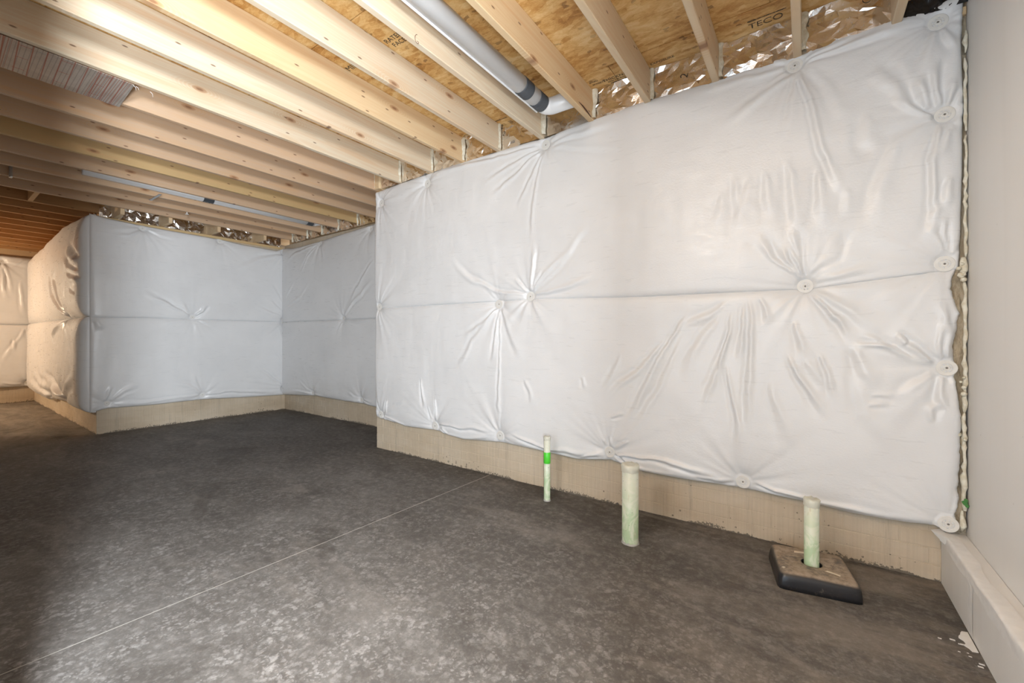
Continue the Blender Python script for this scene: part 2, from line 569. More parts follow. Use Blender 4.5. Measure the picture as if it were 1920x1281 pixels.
def make_panel():
    """foil-faced board printed with a fine dark grid and red cross lines"""
    g = N('printed_foil_board')
    d = g.sep(g.tc.outputs['Object'])

    def stripes(c, per, w):
        f = g.math('FRACT', g.math('MULTIPLY', c, 1.0 / per))
        return g.math('LESS_THAN', f, w)
    grid = g.math('MAXIMUM', stripes(d[0], 0.018, 0.22), stripes(d[1], 0.018, 0.22))
    red = stripes(g.math('ADD', d[1], g.math('MULTIPLY', d[0], 0.03)), 0.05, 0.10)
    block = g.math('LESS_THAN', g.math('ABSOLUTE', g.math('SUBTRACT', g.math('FRACT', g.math('MULTIPLY', d[1], 2.2)), 0.45)), 0.16)
    red2 = g.math('MULTIPLY', stripes(d[1], 0.0125, 0.3), block)
    dash = g.math('MULTIPLY', stripes(d[0], 0.145, 0.035), stripes(d[1], 0.15, 0.3))
    n = g.noise(g.coord((4, 4, 4)), 1.0, 4, 0.6, 0.7)
    col = g.mix(g.fr(n, 0.35, 0.65), (0.47, 0.40, 0.335), (0.60, 0.535, 0.47))
    col = g.mix(g.math('MULTIPLY', grid, 0.5), col, (0.20, 0.16, 0.14))
    col = g.mix(g.math('MULTIPLY', red, 0.75), col, (0.36, 0.075, 0.035))
    col = g.mix(g.math('MULTIPLY', red2, 0.6), col, (0.36, 0.09, 0.04))
    col = g.mix(g.math('MULTIPLY', dash, 0.85), col, (0.34, 0.05, 0.03))
    return g.out(col, 0.36, 0.35, normal=g.bump(n, 0.2, 0.01))


def make_ink():
    g = N('worn_black_ink')
    f = g.noise(g.coord((1, 1, 1)), 70, 4, 0.7)
    return g.out(g.mix(g.fr(f, 0.48, 0.62), (0.03, 0.025, 0.02), (0.30, 0.18, 0.08)), 0.8)


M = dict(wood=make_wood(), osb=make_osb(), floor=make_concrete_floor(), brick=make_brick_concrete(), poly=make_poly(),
         drywall=make_drywall(), foil=make_foil(), galv=make_galv(), foam=make_foam(), wool=make_wool(), pipe=make_pipe(),
         black=make_black_plastic(), panel=make_panel(),
         washer=plain('white_plastic', (0.80, 0.785, 0.75), 0.4),
         screw=plain('grey_screw_head', (0.22, 0.20, 0.18), 0.5, 0.3),
         tape=plain('grey_mastic_tape', (0.075, 0.085, 0.10), 0.55),
         green=plain('neon_green_tape', (0.10, 0.72, 0.05), 0.4),
         leaf=plain('dark_green_scrap', (0.06, 0.22, 0.05), 0.6),
         ink=make_ink(),
         joint=plain('pale_joint_dust', (0.46, 0.44, 0.40), 0.9),
         grout=plain('concrete_splash', (0.50, 0.485, 0.45), 0.9),
         cap=plain('clear_tape', (0.72, 0.72, 0.62), 0.3),
         strap=plain('zinc_strap', (0.45, 0.46, 0.47), 0.35, 0.9),
         paper=plain('torn_white_paper', (0.78, 0.77, 0.75), 0.7),
         taped=plain('joint_compound', (0.80, 0.785, 0.77), 0.55),
         blackfilm=plain('black_membrane', (0.02, 0.02, 0.022), 0.18),
         masking=plain('tan_masking_tape', (0.70, 0.60, 0.47), 0.7))
FOLDS_MAIN_UPPER=[
 ([(-0.038,2.534),(0.018,2.348),(0.06,2.139),(0.101,2.016),(0.172,1.829)],0.01,0.016),
 ([(-0.056,2.541),(-0.123,2.511),(-0.265,2.426),(-0.396,2.341)],0.006,0.02),
 ([(-0.017,2.558),(0.084,2.439),(0.196,2.182)],0.005,0.025),
 ([(-0.047,2.532),(-0.065,2.342),(-0.078,2.196)],0.005,0.018),
 ([(-0.017,2.59),(0.117,2.6),(0.3,2.614),(0.426,2.599)],0.008,0.014),
 ([(-0.025,2.603),(0.068,2.619),(0.196,2.648)],0.006,0.01),
 ([(-0.078,2.592),(-0.294,2.593),(-0.616,2.61)],0.005,0.02),
 ([(0.479,2.155),(0.392,2.219),(0.329,2.296)],0.014,0.016),
 ([(0.499,2.203),(0.486,2.299),(0.466,2.425)],0.012,0.014),
 ([(0.525,2.186),(0.544,2.279),(0.559,2.327)],0.012,0.013),
 ([(0.466,2.196),(0.433,2.308),(0.413,2.362)],0.009,0.016),
 ([(0.406,2.233),(0.3,2.393),(0.211,2.474)],0.007,0.025),
 ([(0.499,2.113),(0.473,1.955),(0.47,1.846),(0.479,1.716),(0.453,1.564)],0.011,0.014),
 ([(0.525,2.087),(0.499,1.985),(0.473,1.928)],0.008,0.016),
 ([(0.531,1.869),(0.518,1.79),(0.512,1.701)],0.01,0.016),
 ([(-0.082,2.112),(-0.069,2.002),(-0.051,1.85),(-0.017,1.623)],0.0056,0.0238),
 ([(0.051,2.038),(0.06,1.912),(0.068,1.807),(0.084,1.682)],0.0056,0.0238),
 ([(0.164,1.9),(0.171,1.829),(0.164,1.74)],0.0037,0.0204),
 ([(-0.183,2.061),(-0.169,1.948),(-0.155,1.858),(-0.128,1.767)],0.0043,0.0238),
 ([(-0.339,2.085),(-0.324,1.968),(-0.309,1.852),(-0.289,1.714)],0.0037,0.0238),
 ([(-0.255,2.044),(-0.27,1.912),(-0.277,1.802)],0.0031,0.0238),
 ([(-0.407,1.985),(-0.401,1.868),(-0.417,1.766)],0.0025,0.0238),
 ([(0.371,2.131),(0.3,1.843),(0.278,1.654)],0.006,0.03),
 ([(0.226,2.252),(0.256,2.106),(0.336,2.027)],0.005,0.03),
 ([(0.486,2.564),(0.446,2.424),(0.433,2.336)],0.007,0.02),
 ([(0.499,2.567),(0.531,2.481),(0.562,2.433)],0.006,0.014),
 ([(-1.619,2.533),(-1.798,2.433),(-2.111,2.261)],0.007,0.016),
 ([(-1.636,2.545),(-1.892,2.486),(-2.195,2.392)],0.006,0.014),
 ([(-1.61,2.516),(-1.689,2.362),(-1.835,2.116)],0.006,0.014),
 ([(-1.601,2.506),(-1.645,2.323),(-1.689,2.091),(-1.689,1.804)],0.005,0.014),
 ([(-1.533,2.577),(-1.292,2.582),(-1.003,2.58)],0.006,0.018),
 ([(-1.654,2.572),(-1.99,2.573),(-2.83,2.634)],0.007,0.016),
 ([(-1.533,2.548),(-1.216,2.451),(-0.935,2.377)],0.004,0.02),
 ([(-1.734,1.478),(-1.798,1.543),(-1.854,1.602)],0.01,0.011),
 ([(-1.725,1.492),(-1.689,1.626),(-1.689,1.883)],0.009,0.014),
 ([(-1.707,1.491),(-1.584,1.617),(-1.37,1.783)],0.009,0.016),
 ([(-1.689,1.498),(-1.45,1.677),(-1.187,1.993)],0.006,0.022),
 ([(-1.743,1.463),(-2.05,1.513),(-2.325,1.649),(-2.556,1.825)],0.008,0.018),
 ([(-1.689,1.467),(-1.402,1.5),(-1.158,1.593)],0.008,0.018),
 ([(-1.716,1.507),(-1.636,1.606),(-1.601,1.663)],0.007,0.01),
 ([(-0.025,1.447),(-0.078,1.548),(-0.105,1.647)],0.012,0.012),
 ([(-0.008,1.446),(-0.043,1.544),(-0.073,1.633),(-0.091,1.656)],0.01,0.01),
 ([(-0.051,1.471),(-0.151,1.566),(-0.226,1.718)],0.009,0.016),
 ([(-0.017,1.468),(-0.034,1.606),(-0.069,1.739)],0.008,0.014),
 ([(0.035,1.432),(0.149,1.454),(0.3,1.489)],0.006,0.02),
 ([(0.018,1.475),(0.101,1.549),(0.117,1.69)],0.005,0.02),
 ([(0.505,1.523),(0.466,1.61),(0.46,1.675)],0.008,0.012),
 ([(0.518,1.521),(0.499,1.605),(0.512,1.703)],0.007,0.01),
 ([(0.537,1.51),(0.562,1.579),(0.556,1.66)],0.008,0.014),
]
FOLDS_MAIN_LOWER=[
 ([(-0.275,1.394),(-0.265,1.164),(-0.255,0.885),(-0.25,0.562)],0.013,0.014),
 ([(-0.294,1.345),(-0.304,1.165),(-0.319,0.983)],0.011,0.012),
 ([(-0.345,1.313),(-0.391,1.05),(-0.492,0.764),(-0.509,0.68)],0.011,0.014),
 ([(-0.365,1.211),(-0.401,1.003),(-0.407,0.853)],0.009,0.011),
 ([(-0.381,1.027),(-0.345,0.845),(-0.304,0.645),(-0.309,0.452)],0.01,0.014),
 ([(-0.265,1.355),(-0.25,1.142),(-0.245,0.942)],0.01,0.011),
 ([(-0.216,1.363),(-0.197,1.296),(-0.169,1.208)],0.008,0.014),
 ([(-0.365,1.349),(-0.481,1.26),(-0.616,1.191)],0.006,0.02),
 ([(-0.396,1.304),(-0.547,1.047),(-0.616,0.851)],0.006,0.02),
 ([(0.018,1.381),(0.084,1.285),(0.149,1.182),(0.188,1.117)],0.016,0.012),
 ([(0.172,1.112),(0.226,1.024),(0.264,0.947),(0.3,0.872)],0.01,0.03),
 ([(-0.051,1.237),(-0.025,1.121),(-0.008,1.016)],0.009,0.018),
 ([(-0.1,1.067),(-0.051,0.951),(0.001,0.891),(0.101,0.704)],0.011,0.015),
 ([(-0.017,1.037),(0.035,0.955),(0.101,0.857)],0.006,0.02),
 ([(0.043,1.07),(0.084,0.958),(0.113,0.817)],0.009,0.012),
 ([(0.026,1.391),(0.164,1.282),(0.3,1.161)],0.006,0.02),
 ([(0.486,1.023),(0.426,1.086),(0.371,1.123),(0.343,1.161)],0.014,0.013),
 ([(0.426,1.035),(0.357,1.075),(0.286,1.122),(0.211,1.172)],0.012,0.013),
 ([(0.371,1.099),(0.286,1.108),(0.18,1.107)],0.012,0.01),
 ([(0.371,1.104),(0.382,1.132),(0.343,1.161)],0.01,0.01),
 ([(0.521,1.033),(0.525,1.142),(0.505,1.251),(0.496,1.342)],0.011,0.013),
 ([(0.505,1.033),(0.499,1.124),(0.496,1.233)],0.01,0.01),
 ([(0.531,1.034),(0.55,1.142),(0.556,1.195)],0.01,0.014),
 ([(0.505,0.96),(0.496,0.869),(0.499,0.787)],0.012,0.014),
 ([(0.534,0.962),(0.556,0.891),(0.562,0.847)],0.01,0.01),
 ([(0.486,0.977),(0.413,0.899),(0.364,0.82)],0.006,0.02),
 ([(0.466,0.738),(0.46,0.792),(0.473,0.839)],0.008,0.012),
 ([(0.256,0.859),(0.371,0.873)],0.005,0.012),
 ([(0.249,0.809),(0.329,0.836)],0.005,0.012),
 ([(-0.169,0.945),(-0.123,0.775),(-0.051,0.527)],0.006,0.025),
 ([(0.188,1.003),(0.249,0.77),(0.371,0.594)],0.005,0.03),
 ([(-2.01,1.383),(-2.195,1.242),(-2.416,1.109)],0.007,0.016),
 ([(-2.01,1.375),(-2.04,1.175),(-2.08,0.917)],0.009,0.014),
 ([(-2.004,1.366),(-1.996,1.175),(-2.0,0.856),(-2.02,0.599),(-1.99,0.41)],0.007,0.01),
 ([(-2.0,1.382),(-1.892,1.174),(-1.761,0.929)],0.005,0.02),
 ([(-2.03,1.384),(-2.281,1.11),(-2.508,0.779)],0.005,0.02),
 ([(-0.557,1.31),(-0.625,1.215),(-0.72,1.068),(-0.794,0.915),(-0.87,0.744),(-1.003,0.468)],0.013,0.018),
 ([(-0.696,1.155),(-0.896,0.91),(-1.072,0.767),(-1.129,0.681)],0.01,0.018),
 ([(-0.602,1.167),(-0.744,0.817),(-0.844,0.657),(-1.003,0.429)],0.008,0.02),
 ([(-0.989,1.037),(-1.044,0.903),(-1.143,0.735)],0.007,0.02),
 ([(-1.292,0.876),(-1.262,0.781)],0.005,0.012),
 ([(-2.727,0.623),(-2.715,0.498),(-2.74,0.37)],0.012,0.01),
 ([(-2.909,0.774),(-2.895,0.628),(-2.856,0.466)],0.008,0.014),
 ([(-2.83,0.524),(-2.765,0.367)],0.006,0.01),
 ([(-3.394,0.531),(-3.44,0.367)],0.008,0.012),
 ([(-1.78,0.836),(-1.707,0.719),(-1.689,0.629)],0.005,0.016),
 ([(-1.079,0.485),(-1.072,0.378)],0.01,0.012),
 ([(-0.949,0.463),(-1.058,0.381)],0.01,0.01),
 ([(-1.129,0.464),(-1.079,0.377)],0.006,0.01),
 ([(-1.086,0.591),(-0.975,0.643)],0.006,0.01),
 ([(-3.487,0.362),(-3.244,0.311),(-2.962,0.279),(-2.753,0.323)],0.012,0.012),
 ([(-2.677,0.342),(-2.58,0.284),(-2.325,0.276),(-2.03,0.373)],0.012,0.014),
 ([(-2.702,0.357),(-2.37,0.371),(-2.03,0.389)],0.01,0.012),
 ([(-1.931,0.386),(-1.707,0.34),(-1.55,0.319),(-1.323,0.325),(-1.114,0.358)],0.012,0.014),
 ([(-1.06,0.347),(-0.796,0.383),(-0.449,0.335),(-0.324,0.325)],0.012,0.014),
 ([(-0.248,0.331),(-0.098,0.303),(0.063,0.283),(0.272,0.279),(0.502,0.286)],0.012,0.014),
 ([(-0.555,0.308),(-0.438,0.309),(-0.327,0.315)],0.01,0.012),
 ([(-1.311,0.296),(-1.21,0.331),(-1.113,0.357)],0.012,0.012),
 ([(-1.056,0.366),(-0.965,0.318),(-0.842,0.281),(-0.585,0.296)],0.012,0.014),
]
FOLDS_BOX=[
 ([(-7.726,1.389),(-8.443,1.698),(-8.585,1.986),(-8.443,2.167)],0.016,0.03),
 ([(-7.726,1.401),(-8.039,1.622),(-8.304,1.935),(-8.039,2.1)],0.012,0.03),
 ([(-6.799,2.0),(-7.211,2.115),(-7.433,2.263)],0.02,0.05),
 ([(-6.799,1.884),(-7.321,1.979),(-7.787,2.152)],0.015,0.04),
 ([(-6.702,1.784),(-7.211,1.848),(-7.548,1.95)],0.014,0.04),
 ([(-6.899,1.612),(-7.211,1.678),(-7.321,1.734)],0.01,0.03),
 ([(-7.726,1.376),(-8.17,1.253),(-8.443,1.145)],0.02,0.04),
 ([(-7.911,1.354),(-8.304,1.2),(-8.17,1.064)],0.012,0.03),
 ([(-9.197,1.324),(-9.362,0.904),(-9.197,0.462)],0.014,0.05),
 ([(-7.849,0.365),(-8.443,0.51),(-9.197,0.522)],0.02,0.05),
 ([(-7.849,0.365),(-8.17,0.446),(-9.362,0.422),(-10.073,0.568)],0.015,0.05),
 ([(-7.787,0.396),(-7.321,0.58),(-6.899,0.723)],0.015,0.05),
 ([(-8.882,0.309),(-9.531,0.35),(-10.465,0.383)],0.015,0.05),
 ([(-9.887,2.315),(-9.706,1.83),(-10.073,1.531)],0.01,0.05),
 ([(-9.362,2.291),(-9.197,1.799),(-9.362,1.507)],0.01,0.04),
]
FOLDS_PERP=[
 ([(2.126,1.413),(1.909,1.535),(1.59,1.714)],0.014,0.02),
 ([(2.137,1.427),(2.239,1.5),(2.29,1.612)],0.016,0.016),
 ([(2.148,1.414),(2.357,1.312)],0.008,0.012),
 ([(2.103,1.399),(1.786,1.298)],0.006,0.015),
 ([(2.103,1.439),(1.994,1.619)],0.006,0.02),
 ([(1.628,2.501),(1.786,2.445),(1.994,2.434)],0.006,0.016),
 ([(1.609,2.485),(1.496,2.388),(1.335,2.355)],0.006,0.014),
 ([(2.251,0.353),(2.081,0.505),(1.888,0.549)],0.008,0.02),
 ([(2.239,0.354),(1.994,0.355),(1.59,0.328),(1.335,0.349)],0.009,0.016),
 ([(2.251,0.367),(2.171,0.524),(2.126,0.662)],0.006,0.02),
 ([(2.262,0.352),(2.578,0.373),(3.273,0.301)],0.009,0.016),
 ([(1.279,0.368),(1.309,0.53),(1.317,0.576)],0.012,0.014),
 ([(1.3,0.365),(1.442,0.492),(1.59,0.576)],0.007,0.02),
 ([(3.334,1.461),(3.153,1.516),(2.896,1.623)],0.007,0.016),
 ([(3.319,1.524),(3.065,1.756)],0.006,0.02),
 ([(3.319,1.65),(3.124,1.975)],0.006,0.02),
 ([(3.334,1.398),(2.98,1.146)],0.006,0.02),
 ([(3.334,0.357),(3.065,0.597),(2.896,0.698)],0.008,0.016),
 ([(3.319,0.39),(2.98,0.482),(2.707,0.534)],0.006,0.018),
 ([(3.334,2.439),(2.98,2.322),(2.578,2.06)],0.006,0.03),
 ([(1.181,1.353),(1.248,1.215)],0.01,0.02),
 ([(3.319,1.051),(3.243,1.333)],0.005,0.015),
 ([(3.319,0.768),(3.183,0.96)],0.005,0.015),
]
FOLDS_RECESS=[
 ([(-5.735,2.493),(-6.002,2.322),(-6.225,2.046)],0.008,0.016),
 ([(-5.735,2.493),(-6.34,2.42),(-6.639,2.298)],0.007,0.016),
 ([(-5.683,2.486),(-5.581,2.247)],0.005,0.014),
 ([(-6.67,1.583),(-6.225,1.746),(-5.893,1.989)],0.006,0.016),
 ([(-6.67,1.708),(-6.34,2.025)],0.006,0.016),
 ([(-6.639,1.364),(-6.057,1.559)],0.005,0.016),
 ([(-5.142,1.385),(-4.913,1.584),(-4.41,1.895)],0.01,0.02),
 ([(-5.142,1.4),(-5.13,1.558)],0.008,0.012),
 ([(-5.142,1.378),(-4.796,1.342),(-4.41,1.374)],0.008,0.014),
 ([(-5.142,1.378),(-5.676,1.345)],0.005,0.012),
 ([(-4.41,2.162),(-4.796,1.788),(-5.032,1.518)],0.006,0.02),
 ([(-5.142,1.364),(-5.254,1.22)],0.006,0.01),
 ([(-5.915,0.323),(-6.49,0.32)],0.008,0.012),
 ([(-5.915,0.323),(-5.28,0.269),(-4.728,0.317),(-4.4,0.259)],0.01,0.014),
 ([(-4.728,0.331),(-5.032,0.412)],0.006,0.014),
 ([(-4.728,0.345),(-4.463,0.32)],0.008,0.012),
 ([(-5.915,0.346),(-6.256,0.481)],0.005,0.014),
 ([(-4.463,2.706),(-4.913,2.289),(-5.154,1.957)],0.006,0.02),
]
FOLDS_FAR=[
 ([(0.836,2.439),(0.923,2.143),(0.946,1.835)],0.015,0.02),
 ([(0.836,2.439),(0.858,2.067),(0.879,1.728)],0.012,0.02),
 ([(1.035,2.155),(1.058,1.739),(1.104,1.497)],0.012,0.02),
 ([(0.968,1.146),(0.979,0.87)],0.012,0.015),
 ([(1.104,1.357),(1.035,1.147),(0.814,0.671)],0.01,0.02),
 ([(1.104,1.322),(1.15,1.076)],0.012,0.015),
 ([(0.814,0.366),(0.99,0.316),(1.115,0.339)],0.012,0.015),
 ([(0.946,2.386),(1.058,2.472),(1.15,2.503)],0.01,0.015),
]
XAX, YAX, ZAX = Vector((1, 0, 0)), Vector((0, 1, 0)), Vector((0, 0, 1))
JB, JT = 2.64, 2.849          # joist underside, subfloor underside
# ------------------------------------------------------------------ floor
floor = tag(empty('floor'), kind='structure')
j1 = lambda y: -2.2326 + 0.0301 * y
j2 = lambda y: -3.765 + 0.022 * y


def slab(xa, xb):
    bm = bmesh.new()
    ys = (-3.2, 3.6)
    g = 0.003
    top = [bm.verts.new((xa(y), y, 0)) for y in ys] + [bm.verts.new((xb(y), y, 0)) for y in ys]
    bot = [bm.verts.new((v.co.x, v.co.y, -0.12)) for v in top]
    a0, a1, b0, b1 = top
    c0, c1, d0, d1 = bot
    for f in ((a0, b0, b1, a1), (c0, c1, d1, d0), (a0, a1, c1, c0), (b0, d0, d1, b1), (a0, c0, d0, b0), (a1, b1, d1, c1)):
        bm.faces.new(f)
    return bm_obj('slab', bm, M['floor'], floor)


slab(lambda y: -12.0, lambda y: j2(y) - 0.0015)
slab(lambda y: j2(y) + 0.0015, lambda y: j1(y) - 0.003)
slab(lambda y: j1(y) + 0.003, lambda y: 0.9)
for fn, w in ((j1, 0.0029), (j2, 0.0012)):
    bm = bmesh.new()
    vs = [bm.verts.new((fn(y) + s * w, y, z)) for y in (-3.2, 2.738 if fn is j1 else 3.36) for s in (-1, 1) for z in (-0.1, -0.0006)]
    for f in ((0, 1, 3, 2), (4, 6, 7, 5), (0, 4, 5, 1), (2, 3, 7, 6), (0, 2, 6, 4), (1, 5, 7, 3)):
        bm.faces.new([vs[i] for i in f])
    bm_obj('joint_filler', bm, M['joint'] if fn is j1 else M['floor'], floor)

# ------------------------------------------------------------------ concrete walls with cast brick courses
bm = bmesh.new()
add_box(bm, -0.1015, 0.1015, 0, 0.016, 0, 0.0705, 0.0012)
bmesh.ops.recalc_face_normals(bm, faces=bm.faces[:])
BRICK = bpy.data.meshes.new('brick')
bm.to_mesh(BRICK)
bm.free()
setmat(BRICK, M['brick'])


def bricks(wall, origin, U, u0, u1, courses=4, seed=0):
    """U runs along the wall with the room on the side of -(Z x U)... bricks stand 4 mm proud of the wall body"""
    rs = random.Random(seed)
    ang = math.atan2(U[1], U[0])
    step = 0.211
    for c in range(courses):
        u = u0 + (0.1055 if c % 2 else 0.0)
        while u + 0.02 < u1:
            w0, w1 = max(u, u0), min(u + step - 0.0055, u1)
            if c % 2 and abs(u - u0 - 0.1055) < 1e-6:
                o = bpy.data.objects.new('brick', BRICK)
                o.scale = (0.0975 / 0.203, 1, 1)
                cu = u0 + 0.0975 / 2
                put_brick(o, wall, origin, U, cu, c, ang, rs)
            o = bpy.data.objects.new('brick', BRICK)
            o.scale = ((w1 - w0) / 0.203, 1, 1)
            put_brick(o, wall, origin, U, (w0 + w1) / 2, c, ang, rs)
            u += step


def put_brick(o, wall, origin, U, cu, c, ang, rs):
    COL.objects.link(o)
    o.parent = wall
    p = Vector(origin) + Vector(U) * cu
    o.location = (p.x, p.y, 0.002 + 0.0765 * c)
    o.rotation_euler = (0, 0, ang)
    d = rs.uniform(-0.0006, 0.0006) + 0.0018
    n = Vector((-math.sin(ang), math.cos(ang), 0)) * d
    o.location += n


wall_back = tag(box_obj('wall_back', -3.636, 0.9, 2.744, 3.7, 0, 2.6, M['brick']), kind='structure')
bricks(wall_back, (0, 2.740, 0), (1, 0, 0), -3.638, 0.512, seed=1)
wall_alcove = tag(box_obj('wall_alcove', -6.8, -3.637, 3.374, 3.7, 0, 2.6, M['brick']), kind='structure')
bricks(wall_alcove, (0, 3.370, 0), (1, 0, 0), -6.79, -3.645, seed=2)
wall_left = tag(box_obj('wall_left', -7.0, -6.804, 1.212, 3.7, 0, 2.53, M['brick']), kind='structure')
bricks(wall_left, (-6.800, 0, 0), (0, 1, 0), 1.212, 3.36, seed=3)
wall_bump = tag(box_obj('wall_front_left', -11.5, -7.001, 1.214, 3.7, 0, 2.56, M['brick']), kind='structure')
bricks(wall_bump, (0, 1.210, 0), (1, 0, 0), -11.29, -6.805, seed=4)
wall_far = tag(box_obj('wall_far_left', -11.5, -11.304, -3.2, 1.213, 0, 2.56, M['brick']), kind='structure')
bricks(wall_far, (-11.300, 0, 0), (0, 1, 0), -0.2, 1.2, seed=5)

# rim framing above the walls, closes the joist bays
for nm, a in (('trim_1', (-3.636, 0.9, 2.80, 3.7, 2.601, JT)), ('trim_2', (-6.8, -3.637, 3.45, 3.7, 2.601, JT)),
              ('trim_3', (-11.5, -6.98, 1.30, 3.7, 2.645, JT)), ('trim_4', (-11.5, -11.35, -3.2, 1.29, 2.561, JT))):
    o = tag(box_obj(nm, *a, M['wood']), kind='structure')
    o.color = (0.66, 0.47, 0.28, 1)

# room behind the viewer: hallway walls, open to daylight at the far end
tag(box_obj('wall_hall_front', -8.2, -1.45, -0.10, 0.08, 0, JB - 0.002, M['drywall']), kind='structure')
tag(box_obj('wall_hall_left', -2.4, -2.3, -3.2, -0.101, 0, JB - 0.002, M['drywall']), kind='structure')
tag(box_obj('wall_rear_left', -11.3, -2.401, -3.2, -3.0, 0, JB - 0.002, M['drywall']), kind='structure')

# ------------------------------------------------------------------ right wall and its boxed ledge
tag(box_obj('wall_right', 0.594, 0.72, -3.2, 2.743, 0, JT - 0.002, M['drywall']), kind='structure')
ledge = tag(empty('baseboard_right'), kind='structure')
box_obj('panel', 0.512, 0.524, 2.312, 2.738, 0.0, 0.232, M['drywall'], ledge, 0.002)
box_obj('panel', 0.5125, 0.5245, -3.1, 2.306, 0.0, 0.232, M['drywall'], ledge, 0.002)
box_obj('top_board', 0.516, 0.5935, -3.1, 2.738, 0.233, 0.243, M['drywall'], ledge, 0.002)
# wrinkled tape folded over the long corner
ny, ns = 420, 12
yy = np.linspace(-3.0, 2.742, ny)
P = np.zeros((ny, ns, 3))
for k in range(ns):
    t = k / (ns - 1)
    a = math.pi * 0.5 * min(max((t - 0.35) / 0.3, 0), 1)
    wob = 0.0022 * fbm(yy * 9, np.full(ny, k * 0.35), 11)
    edge = 0.010 * fbm(yy * 3.1, np.zeros(ny), 15)
    if t < 0.35:
        x = np.full(ny, 0.509); z = 0.247 - 0.008 - (0.35 - t) / 0.35 * (0.045 + edge)
    elif t > 0.65:
        x = 0.519 + (t - 0.65) / 0.35 * (0.040 + edge); z = np.full(ny, 0.2475)
    else:
        x = np.full(ny, 0.519 - 0.010 * math.cos(a)); z = np.full(ny, 0.2375 + 0.010 * math.sin(a))
    P[:, k] = np.stack([x - np.abs(wob), yy, z + wob], -1)
mesh_obj('corner_tape', grid_mesh('corner_tape', P, M['taped'], flip=True), ledge)
# vertical tape over the butt joint and a torn flap at the inner corner
P = np.zeros((40, 10, 3))
zz = np.linspace(0.004, 0.236, 40)
for k in range(10):
    y = 2.285 + 0.058 * k / 9
    P[:, k] = np.stack([0.5117 - 0.0008 * np.abs(fbm(zz * 20, np.full(40, k * 0.5), 21)), np.full(40, y) + 0.003 * vnoise(zz * 14, np.full(40, k * 3.0), 5), zz], -1)
mesh_obj('joint_tape', grid_mesh('joint_tape', P, M['taped'], flip=False), ledge)
bm = bmesh.new()
pts = [(0.470, 2.70, 0.250), (0.512, 2.735, 0.254), (0.516, 2.62, 0.250), (0.505, 2.64, 0.215)]
a, b, c, d = [bm.verts.new(p) for p in pts]
bm.faces.new((a, c, b)); bm.faces.new((a, d, c))
thicken(bm, 0.0015)
bm_obj('torn_flap', bm, M['paper'], ledge)
bm = bmesh.new()
rs = random.Random(3)
vs = []
for i in range(10):
    y = 2.33 - 0.13 * i / 9
    vs.append((bm.verts.new((0.508, y, 0.004)), bm.verts.new((0.492 - 0.028 * math.sin(i / 9 * 3.1) * rs.uniform(0.3, 1.0), y, 0.0015))))
for p, q in zip(vs[:-1], vs[1:]):
    bm.faces.new((p[0], p[1], q[1], q[0]))
thicken(bm, 0.0012)
bm_obj('torn_paper', bm, M['paper'], ledge)
for i in range(9):
    x, y = rs.uniform(0.41, 0.50), rs.uniform(2.02, 2.26)
    add = bmesh.new()
    s = rs.uniform(0.0012, 0.004)
    add_box(add, x - s * 2, x + s * 2, y - s, y + s, 0.0005, 0.002)
    bm_obj('paper_crumb', add, M['paper'], ledge)

# ------------------------------------------------------------------ subfloor
ceiling = tag(box_obj('ceiling', -12.0, 0.9, -3.2, 3.7, JT + 0.021, JT + 0.06, M['osb']), kind='structure')
rows = [(-3.2, -2.367), (-2.362, -1.144), (-1.139, 0.079), (0.084, 1.345), (1.350, 2.502), (2.508, 3.7)]
for r, (ya, yb) in enumerate(rows):
    x = -12.0 - (1.22 if r % 2 else 0.35)
    while x < 0.9:
        xa, xb = max(x, -12.0), min(x + 2.437, 0.9)
        if xb - xa > 0.05:
            box_obj('osb_panel', xa, xb, ya, yb, JT, JT + 0.02, M['osb'], ceiling, 0.0015)
        x += 2.44

